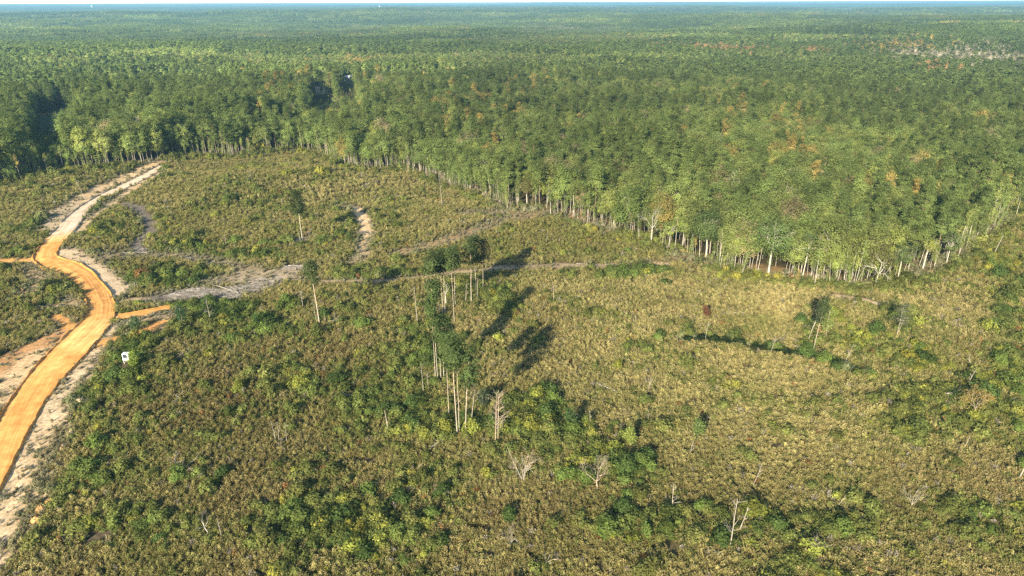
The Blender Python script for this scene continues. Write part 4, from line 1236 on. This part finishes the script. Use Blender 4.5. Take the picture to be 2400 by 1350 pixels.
bare_tree(1525, 574, 478, 'bare white oak with wide open limbs at the forest edge', 1, .24, .46, 1.25, 3)
bare_tree(1400, 1148, 1070, 'bare twiggy brownish tree amid bright green bushes', 2, .13, .25, .9, 4, (.36, .28, .21), 3, 4)
bare_tree(1226, 1132, 1058, 'multi-stemmed pale shrub with a few orange leaves', 3, .09, .12, .7, 3, (.50, .43, .36), 3, 6, leaf=(60, (.22, .15, .05), .16, .7))
bare_tree(490, 1256, 1200, 'split crooked snag with pale arms in the brown weeds', 4, .10, .45, 1.3, 2, (.5, .46, .38), 2, 3)
bare_tree(415, 1090, 1050, 'low grey fan of dead branches in the weeds', 5, .08, .15, 1.4, 3, (.40, .35, .29), 2, 5)
bare_tree(1046, 717, 655, 'pale forked bare tree amid the upper pine clump', 6, .14, .45, .6, 2, (.55, .5, .42), 2, 2)
bare_tree(2162, 632, 560, 'pale leaning bare tree at the right forest edge', 7, .2, .5, .5, 3, (.55, .5, .42), 3, 3, leaf=(60, (.24, .26, .06), .3, .6))
bare_tree(1900, 1300, 1255, 'small bare twiggy bush low at the bottom right', 8, .06, .2, .9, 3, (.42, .36, .3), 3, 4)
bare_tree(2130, 1190, 1140, 'small grey leafless bush in olive weeds at lower right', 9, .06, .2, .9, 3, (.42, .37, .31), 3, 4)
bare_tree(1200, 1280, 1230, 'small pale leafless bush low in the brown weeds', 10, .06, .2, 1.0, 3, (.45, .4, .33), 3, 4)
bare_tree(2280, 980, 900, 'rusty half-bare tree between yellow bushes at the right', 11, .1, .3, .8, 3, (.42, .33, .26), 3, 4, leaf=(80, (.24, .17, .05), .22, .4))

def feature_oak(bx, by, ty, label, seed, R0, tint, tr=.34, trunkf=.36, cf=.62, bark=(.44, .41, .34), lean=0, fill=.9, nc=110, spread=.8, size=.34):
    x, y, z = ground(bx, by); H = H_top(bx, by, ty)
    p = oak_parts(1000+seed, H=H*.94, R0=R0, cf=cf, nc=nc, nl=40, size=size, bark=bark, tr=tr*.72, trunkf=trunkf, fill=fill, spread=spread)
    e = tree_obj('oak_tree', (x, y, z), (0, lean, 0), (1, 1, 1), [('crown', quads_mesh('crown', *p[0], [M_LEAF])), ('trunk', quads_mesh('trunk', *p[1], [M_BARK]))], tint)
    tag(e, label, 'oak')
    return e
feature_oak(1567, 584, 512, 'slender lime green tree with bent white trunk right of bare oak', 1, 2.6, (.20, .24, .07), .16, .5, .5, fill=.55, nc=60)
feature_oak(1598, 586, 502, 'lime green tree with rounded crown beside the bent white trunk', 2, 2.6, (.19, .24, .065), .14, .55, .45, fill=.8, nc=60)
feature_oak(1655, 604, 492, 'broad dark green oak with thick bent white trunk', 3, 6.4, (.085, .12, .04), .40, .42, .56, lean=-.04, nc=150)
feature_oak(1800, 646, 498, 'wide pale-trunked oak with open light green crown at the forest corner', 4, 8.0, (.11, .155, .05), .42, .44, .62, fill=.7, nc=190, spread=1.0)
feature_oak(1880, 652, 536, 'tall oak leaning right with a pale trunk and thin crown', 5, 3.2, (.10, .13, .05), .24, .6, .45, lean=.06, fill=.6, nc=70)
feature_oak(2050, 672, 572, 'forked olive brown oak with spreading white limbs at forest corner', 6, 4.4, (.14, .14, .05), .32, .34, .5, fill=.55, nc=90, spread=1.2)
feature_oak(2102, 662, 560, 'green oak with straight white trunk right of the forked one', 7, 3.0, (.09, .12, .045), .22, .5, .5, fill=.7, nc=70)
feature_oak(2217, 620, 540, 'grey-trunked oak with thin green crown near the right edge', 8, 2.6, (.11, .14, .055), .2, .5, .5, fill=.6, nc=60)
feature_oak(985, 405, 342, 'pale stemmed light green oak at forest edge above the lone pole', 9, 4.2, (.12, .16, .05), .3, .45, .6, nc=90)
feature_oak(1235, 478, 412, 'olive brown round oak at the edge above the tan track', 10, 4.0, (.14, .135, .05), .28, .4, .6, nc=90)

# ------------------------------------------------------------------ shrubs big enough to tell apart
SH = [dome(1200+i, 1.5+.25*(i % 3), 2.3+.3*(i % 2), 62, 22, .26) for i in range(6)]
SHM = [quads_mesh('shrub', Q, C, [M_LEAF]) for Q, C in SH]
g = np.random.default_rng(55)
cx = g.uniform(-20, 2420, 9000); cy = g.uniform(400, 1345, 9000)
gg = chan(cx, cy, GREEN)
k = g.uniform(0, 1, 9000) < np.clip(gg*.28, 0.004, .5)
cx, cy, gg = cx[k], cy[k], gg[k]
sx, sy = [], []
cnt = 0
for a, b, q in zip(cx, cy, gg):
    if cnt >= 270: break
    x, y, z = ground(a, b)
    X_, Y_ = np.array([x]), np.array([y])
    if not inpoly(X_, Y_, CLEAR)[0] or inpoly(X_, Y_, ROADPOLY)[0] or inpoly(X_, Y_, SPUR)[0]: continue
    if float(soil(X_, Y_)[1][0]) > .35: continue
    if any((x-u_)**2+(y-v_)**2 < 5.0 for u_, v_ in zip(sx, sy)): continue
    if abs(x-bx_) < 3.2 and by_-7 < y < by_+3: continue
    sx.append(x); sy.append(y); cnt += 1
    yl = float(chan(np.array(a), np.array(b), YELLOW))
    r_ = g.uniform()
    if r_ < .15+.5*yl: t_ = K['ygreen']*(1-.4*g.uniform())+K['yellow']*.3*g.uniform()
    elif r_ < .55: t_ = K['green']*g.uniform(.9, 1.4)
    elif r_ < .85: t_ = K['dark']*g.uniform(1.0, 1.5)
    else: t_ = K['olive']*g.uniform(.8, 1.1)
    s_ = g.uniform(.55, 1.15)*(1.0+.25*min(q, 1))
    o = make_obj('shrub', SHM[cnt % 6]); o.location = (x, y, z-.05); o.rotation_euler = (0, 0, g.uniform(0, 6.28)); o.scale = (s_, s_*g.uniform(.8, 1.2), s_*g.uniform(.8, 1.15))
    o['tint'] = [float(q_) for q_ in t_]
    name_it(o, '%s %s leafy shrub %s' % ('big' if s_ > 1.05 else ('small' if s_ < .75 else 'rounded'), tone(t_), place(a, b, MARKS)), 'shrub', 'leafy shrubs dotted over the clearing', a)
# narrow young trees
for k, (a, b, c_, lb, tn) in enumerate([(1635, 1030, 985, 'slim bright green sapling alone on the straw field', (.12, .17, .05)), (318, 868, 826, 'lime green bush right of the white box', (.20, .26, .05)),
        (1478, 1050, 1010, 'yellow-green sapling right of the green thicket', (.20, .24, .06)), (1130, 960, 915, 'soft grey green sapling right of lower pine clump', (.09, .11, .06)), (320, 790, 745, 'blue green sapling on the sand beside the orange spur', (.07, .11, .05)),
        (1012, 760, 722, 'small green sapling at foot of the upper pine clump', (.08, .13, .045)), (1657, 745, 722, 'small reddish leaved sapling above the ditch', (.13, .065, .035)), (1340, 1010, 960, 'dark green sapling among yellow bushes', (.06, .10, .035)),
        (430, 770, 715, 'deep green young tree below the slash heaps', (.04, .08, .03)), (605, 770, 735, 'mid green young tree on the slope below the slash heaps', (.07, .12, .035)), (1934, 797, 720, 'lime green vine-hung sapling right of the leaning trunks', (.17, .21, .05)), (2101, 790, 708, 'thin grey green tree standing alone on the right straw slope', (.10, .11, .06))]):
    x, y, z = ground(a, b); H = H_top(a, b, c_)
    p = slim_parts(1300+k, H=H, R0=H*.22, nc=60, nl=16, size=.24, tr=.05)
    e = tree_obj('young_tree', (x, y, z), (0, 0, 0), (1, 1, 1), [('crown', quads_mesh('crown', *p[0], [M_LEAF])), ('trunk', quads_mesh('trunk', *p[1], [M_BARK]))], tn)
    tag(e, lb, 'sapling', 'young trees scattered in the clearing')

# ------------------------------------------------------------------ logs and slash
def log(ax, ay, bx, by, label, r=.14, seed=0, arch=0, bark=(.36, .32, .26), twigs=3):
    x0, y0, _ = ground(ax, ay); x1, y1, _ = ground(bx, by)
    g = np.random.default_rng(1400+seed)
    t = np.linspace(0, 1, 7)
    xs = x0+(x1-x0)*t; ys = y0+(y1-y0)*t
    z = height(xs, ys)+.75+arch*np.sin(t*math.pi)
    q = tube(np.stack([xs+g.normal(0, .06, 7), ys+g.normal(0, .06, 7), z], 1), r*np.linspace(1.1, .6, 7), 7)
    tips = []
    for k in range(twigs):
        i = g.integers(2, 7); a = g.uniform(0, 6.28)
        limbs(g, (xs[i], ys[i], z[i]), (math.cos(a), math.sin(a), .4), g.uniform(.8, 2.0), .045, 1, q, tips, 2)
    q = np.array(q); c0 = q.reshape(-1, 3).mean(0); c0[2] = z.min()-.5
    o = make_obj('fallen_log', quads_mesh('fallen_log', q-c0, np.ones((len(q), 3))*np.array(bark)*g.uniform(.85, 1.15, (len(q), 1)), [M_WOOD]))
    o.location = c0
    tag(o, label, 'log', 'fallen logs lying in the weeds')
L_ = [(248, 1086, 292, 1081, 'pale fallen log in the weeds right of the sand verge'), (967, 1119, 989, 1117, 'short orange-white log in olive weeds below the lower pines'), (2193, 932, 2245, 936, 'long arched fallen trunk among rusty bushes at right'),
      (2367, 1304, 2412, 1320, 'pale log cut by the right border near the bottom'), (800, 930, 824, 932, 'thin white log on the brown slope'), (1265, 1330, 1290, 1328, 'small pale stick at the bottom border'),
      (283, 597, 345, 596, 'white fallen trunk on the bare patch above the bushes'), (676, 627, 712, 628, 'pale fallen trunk above the pale track'), (715, 624, 745, 627, 'second pale trunk right above the pale track'),
      (1350, 622, 1385, 624, 'pale log lying on the track at centre'), (1700, 740, 1735, 736, 'thin pale stick on the straw clearing'), (1400, 905, 1450, 925, 'long thin trunk lying on the straw field'),
      (770, 758, 812, 752, 'thin fallen trunk right of the small crowned lone pine'), (560, 690, 500, 672, 'long grey trunk across the slash heaps'), (425, 670, 480, 662, 'pale trunk on the upper rim of the slash heaps'),
      (430, 1110, 445, 1092, 'short brown log slanting beside the dead branch fan'), (2010, 712, 2066, 717, 'pale log on the bare sand streak at right'), (1010, 1055, 1040, 1035, 'grey stick lying below the lower pine clump')]
for k, (a, b, c_, d, lb) in enumerate(L_): log(a, b, c_, d, lb, .09+.03*(k % 3), k, .8 if k == 2 else 0)

def brush(cx_, cy_, rx, ry, n_, label, seed, hgt=1.2, L=(1.5, 4.0), bark=(.30, .27, .24), ali=None, r=.05):
    """heap of cut branches; rx, ry half sizes in metres"""
    x, y, z = ground(cx_, cy_)
    g = np.random.default_rng(1500+seed)
    q = []; cs = []
    for k in range(n_):
        a = g.uniform(0, 6.28); u = math.sqrt(g.uniform())
        ox, oy = rx*u*math.cos(a), ry*u*math.sin(a)
        zz = float(height(x+ox, y+oy))-z + hgt*(1-u*u)*g.uniform(.1, 1)+.08
        aa = g.uniform(0, 6.28) if ali is None else ali+g.normal(0, .35)
        ll = g.uniform(*L); t0 = g.normal(0, .12)
        d = np.array([math.cos(aa), math.sin(aa), t0])*ll/2
        c0 = np.array([ox, oy, zz]); md = c0+g.normal(0, .12, 3)
        rr_ = r*g.uniform(.5, 1.6)
        tq_ = tube([c0-d, md, c0+d], [rr_, rr_*.85, rr_*.4], 4)
        q += tq_; cc_ = np.array(bark)*g.uniform(.55, 1.7); cs += [cc_]*len(tq_)
    o = make_obj('brush_pile', quads_mesh('brush_pile', np.array(q), np.array(cs), [M_WOOD])); o.location = (x, y, z)
    tag(o, label, 'brush pile', 'heaps of cut branches')
W = [(455, 690, 8, 6, 420, 'large grey heap of slash where the pale side track ends', .9), (515, 696, 8, 5, 380, 'grey slash heap right of the largest one, arching branches', 1.2), (565, 680, 7, 5, 260, 'lower grey slash heap on the right of the slash ground', .7),
     (620, 662, 8, 5, 240, 'thin spread of grey slash beside the pale track', .5), (445, 640, 3, 2, 50, 'small twig heap above the slash ground', .6), (330, 588, 4, 2.5, 90, 'small grey twig heap left of the bushes', .8), (440, 606, 4, 2, 80, 'twig heap on the upper bare strip', .8),
     (693, 628, 5, 2, 110, 'heap of pale trunks above the track by the lone pine', .9), (1345, 972, 7, 2.5, 110, 'low pinkish brush spread on the straw field', .5), (2235, 767, 6, 1.8, 110, 'stack of grey poles lying on the right straw slope', .8),
     (390, 800, 3.5, 3, 90, 'dark brush heap in the shade right of the white box', .7), (340, 1185, 3, 2, 80, 'grey brush heap in a dark hollow at lower left', .6), (1610, 798, 4, 1.5, 60, 'brush heap at the left end of the ditch', .6),
     (855, 546, 2.2, 1.6, 60, 'little grey rubble of branches in the sandy gully', .5), (440, 905, 1.6, 1.3, 40, 'small blue-grey twig heap on the brown slope', .6), (855, 860, 3, 1.5, 50, 'thin brush heap on the brown slope above centre', .4), (1990, 1190, 3, 2, 60, 'pale twig heap in olive weeds at lower right', .5),
     (2360, 690, 4, 2, 60, 'pale brush heap on the straw slope at far right', .5), (2000, 1290, 3, 2, 50, 'grey twig heap at the bottom right', .5)]
for k, (a, b, rx, ry, n_, lb, hg) in enumerate(W):
    brush(a, b, rx, ry, n_, lb, k, hg, ali=(0.05 if k in (0, 1, 2, 3, 9, 7) else None), bark=(.18, .162, .145) if k not in (8, 9) else (.30, .25, .20), L=(1.5, 4.5) if k != 9 else (4, 8))

# dirt clods beside the sand verge
def mound(px_, py_, r, h_, col_, label, seed):
    x, y, z = ground(px_, py_)
    g = np.random.default_rng(1700+seed)
    nu, nv = 9, 16
    VV = []; 
    for i in range(nu):
        u = i/(nu-1)
        for j in range(nv):
            a = j/nv*6.283
            rr_ = r*u*(1+.25*math.sin(2*a+seed)+.15*math.sin(5*a+seed*2))
            VV.append((rr_*math.cos(a), rr_*math.sin(a), h_*(1-u*u)**1.3*(1+.25*g.normal())-.12*u))
    me = grid_mesh('dirt_mound', np.array(VV), nu, nv, [M_SOIL], col=np.ones((nu*nv, 3))*np.array(col_), smooth=False, wrap=True)
    o = make_obj('dirt_mound', me); o.location = (x, y, z+.25)
    tag(o, label, 'dirt mound', 'dirt mounds beside the sand verge')
for k, (a, b, r, h_, c_, lb) in enumerate([(118, 1181, 1.0, .9, (.62, .36, .16), 'uppermost orange dirt mound of three beside the sand verge'), (98, 1198, 1.1, .9, (.62, .34, .14), 'middle orange dirt mound of three beside the sand verge'), (87, 1222, 1.2, .8, (.60, .34, .15), 'lowest orange dirt mound of three beside the sand verge'),
        (189, 944, 1.2, .9, (.50, .42, .3), 'pale sandy mound in green bushes right of the road'), (168, 1018, 1.2, .8, (.5, .4, .28), 'pale mound in weeds halfway down the sand verge'), (150, 1050, .9, .7, (.45, .32, .2), 'tan mound just below the pale one in the weeds'), (115, 1160, .9, .6, (.5, .38, .25), 'small tan mound above the orange ones')]):
    mound(a, b, r, h_, c_, lb, k)

# ------------------------------------------------------------------ the white box, the far buildings
def boxq(x0, x1, y0, y1, z0, z1):
    p = [(x0, y0, z0), (x1, y0, z0), (x1, y1, z0), (x0, y1, z0), (x0, y0, z1), (x1, y0, z1), (x1, y1, z1), (x0, y1, z1)]
    F = [(0, 3, 2, 1), (4, 5, 6, 7), (0, 1, 5, 4), (1, 2, 6, 5), (2, 3, 7, 6), (3, 0, 4, 7)]
    return [[p[i] for i in f] for f in F]
M_PAINT = col_mat('weathered_paint', .6, .08, 4)
def bpart(name, boxes, col_, parent):
    q = []
    for bb in boxes: q += boxq(*bb)
    q = np.array(q)
    return make_obj(name, quads_mesh(name, q, np.ones((len(q), 3))*np.array(col_), [M_PAINT]), parent)
x, y, z = ground(300, 850)
e = bpy.data.objects.new('utility_box', None); COL.objects.link(e); e.location = (x, y, z+.9); e.rotation_euler = (0, 0, .05)
tag(e, 'white box with a dark opening standing in bushes beside the orange road', 'utility box')
bpart('frame', [(-.75, -.6, -.6, .5, .6, 2.0), (.45, .75, -.6, .5, .6, 2.0), (-.598, .448, -.6, .5, 1.85, 2.0), (-.598, .448, -.6, .5, .6, .72), (-.598, .448, .42, .5, .722, 1.848)], (.8, .8, .8), e)
bpart('opening_shade', [(-.598, .448, -.45, .40, .722, 1.848)], (.035, .045, .06), e)  # near-black block paints the shade inside the opening
bpart('skirt', [(-.75, .75, -.75, -.604, .22, .62)], (.8, .79, .77), e)
for sx_ in (-.7, .6):
    for sy_ in (-.58, .40): bpart('leg', [(sx_, sx_+.1, sy_, sy_+.1, -1.1, .597)], (.7, .69, .66), e)
x, y, z = ground(818, 194)
e = bpy.data.objects.new('metal_roofed_shed', None); COL.objects.link(e); e.location = (x, y, z-1.0); e.rotation_euler = (0, 0, -.06)
tag(e, 'long shed with a pale metal roof in a forest opening', 'shed')
bpart('wall', [(-4.6, 4.6, -2.5, 4.4, -4, 8.0)], (.4, .42, .38), e)
rq = [[(-5.2, -3.2, 7.7), (5.2, -3.2, 7.7), (5.2, 1, 9.6), (-5.2, 1, 9.6)], [(5.2, 5.2, 7.7), (-5.2, 5.2, 7.7), (-5.2, 1, 9.6), (5.2, 1, 9.6)],
      [(-5.2, -3.2, 7.6), (5.2, -3.2, 7.6), (5.2, 1, 9.4), (-5.2, 1, 9.4)], [(5.2, 5.2, 7.6), (-5.2, 5.2, 7.6), (-5.2, 1, 9.4), (5.2, 1, 9.4)]]
make_obj('roof', quads_mesh('roof', np.array(rq), np.ones((4, 3))*.75, [M_PAINT]), e)
def cottage(px_, py_, s_, label, wall=(.75, .62, .45), roof=(.6, .52, .42), rz=.3):
    x, y, z = ground(px_, py_)
    e = bpy.data.objects.new('cottage', None); COL.objects.link(e); e.location = (x, y, z); e.rotation_euler = (0, 0, rz); e.scale = (s_,)*3
    tag(e, label, 'house', 'pale cottages in the forest')
    bpart('wall', [(-5, 5, -3.5, 3.5, -1, 5)], wall, e)
    bpart('door', [(-.5, .5, -3.62, -3.51, .2, 2.4)], (.2, .15, .1), e)
    for wx in (-3.5, 2.4): bpart('window', [(wx, wx+1.1, -3.60, -3.51, 1.6, 3)], (.05, .06, .08), e)
    rq = [[(-5.6, -4.2, 4.8), (5.6, -4.2, 4.8), (5.6, 0, 7.6), (-5.6, 0, 7.6)], [(5.6, 4.2, 4.8), (-5.6, 4.2, 4.8), (-5.6, 0, 7.6), (5.6, 0, 7.6)], [(-5.02, -3.5, 5), (-5.02, 3.5, 5), (-5.02, 0, 7.4), (-5.02, 0, 7.4)], [(5.02, -3.5, 5), (5.02, 3.5, 5), (5.02, 0, 7.4), (5.02, 0, 7.4)]]
    make_obj('roof', quads_mesh('roof', np.array(rq), np.ones((4, 3))*np.array(roof), [M_PAINT]), e)
cottage(751, 219, .95, 'cream cottage showing between trees left of the metal-roofed shed')
cottage(757, 217, .7, 'smaller cream outbuilding touching the cottage on its right', rz=-.2)
def tower(px_, py_, Hh, label):
    x, y, z = ground(px_, py_)
    e = bpy.data.objects.new('water_tower', None); COL.objects.link(e); e.location = (x, y, z)
    tag(e, label, 'water tower', 'white water towers on the horizon')
    k = Hh/60.0
    zz = np.array([38, 40, 44, 50, 56, 59, 60])*k; rr_ = np.array([2, 7, 11, 12.5, 10, 5, .2])*k*1.1
    th_ = np.arange(16)*2*math.pi/16
    VV = np.stack([np.outer(rr_, np.cos(th_)), np.outer(rr_, np.sin(th_)), np.repeat(zz[:, None], 16, 1)], -1).reshape(-1, 3)
    make_obj('tank', grid_mesh('tank', VV, 7, 16, [M_PAINT], col=np.ones((len(VV), 3))*.85, wrap=True), e)
    q = np.array(tube([(0, 0, -2), (0, 0, 39*k)], [3.2*k, 2.2*k], 10))
    make_obj('leg', quads_mesh('leg', q, np.ones((len(q), 3))*.8, [M_PAINT]), e)
tower(217, 24, 55, 'white water tower standing above the far forest at upper left')
tower(890, 22, 45, 'smaller white water tower near the middle of the horizon')

# ------------------------------------------------------------------ finish labels: number off only what nothing else tells apart
byl = {}
for o, base, px_ in PEND: byl.setdefault(base, []).append((px_, o))
for base, L in byl.items():
    L.sort(key=lambda q: q[0])
    n_ = len(L)
    for k, (px_, o) in enumerate(L):
        if n_ == 1: lb = base
        elif n_ == 2: lb = base+(', the left one' if k == 0 else ', the right one')
        elif k == 0: lb = base+', leftmost'
        elif k == n_-1: lb = base+', rightmost'
        else: lb = base+(', %s from left' % (ORD[k] if k < 12 else '%dth' % (k+1)))
        o['label'] = lb

# ------------------------------------------------------------------ the air
hz = make_obj('haze', quads_mesh('haze', np.array(boxq(-33000, 33000, -33000, 33000, float(V[:, 2].min())-1.0, CAM_Z+1.5)), np.ones((6, 3)), []))
hz['kind'] = 'stuff'
m, t, o_ = new_mat('air')
pv = N(t, 'ShaderNodeVolumePrincipled')
pv.inputs['Color'].default_value = (.24, .49, .68, 1)
pv.inputs['Density'].default_value = 1.0e-4
pv.inputs['Anisotropy'].default_value = 0.0
t.links.new(pv.outputs[0], o_.inputs['Volume'])
hz.data.materials.append(m)
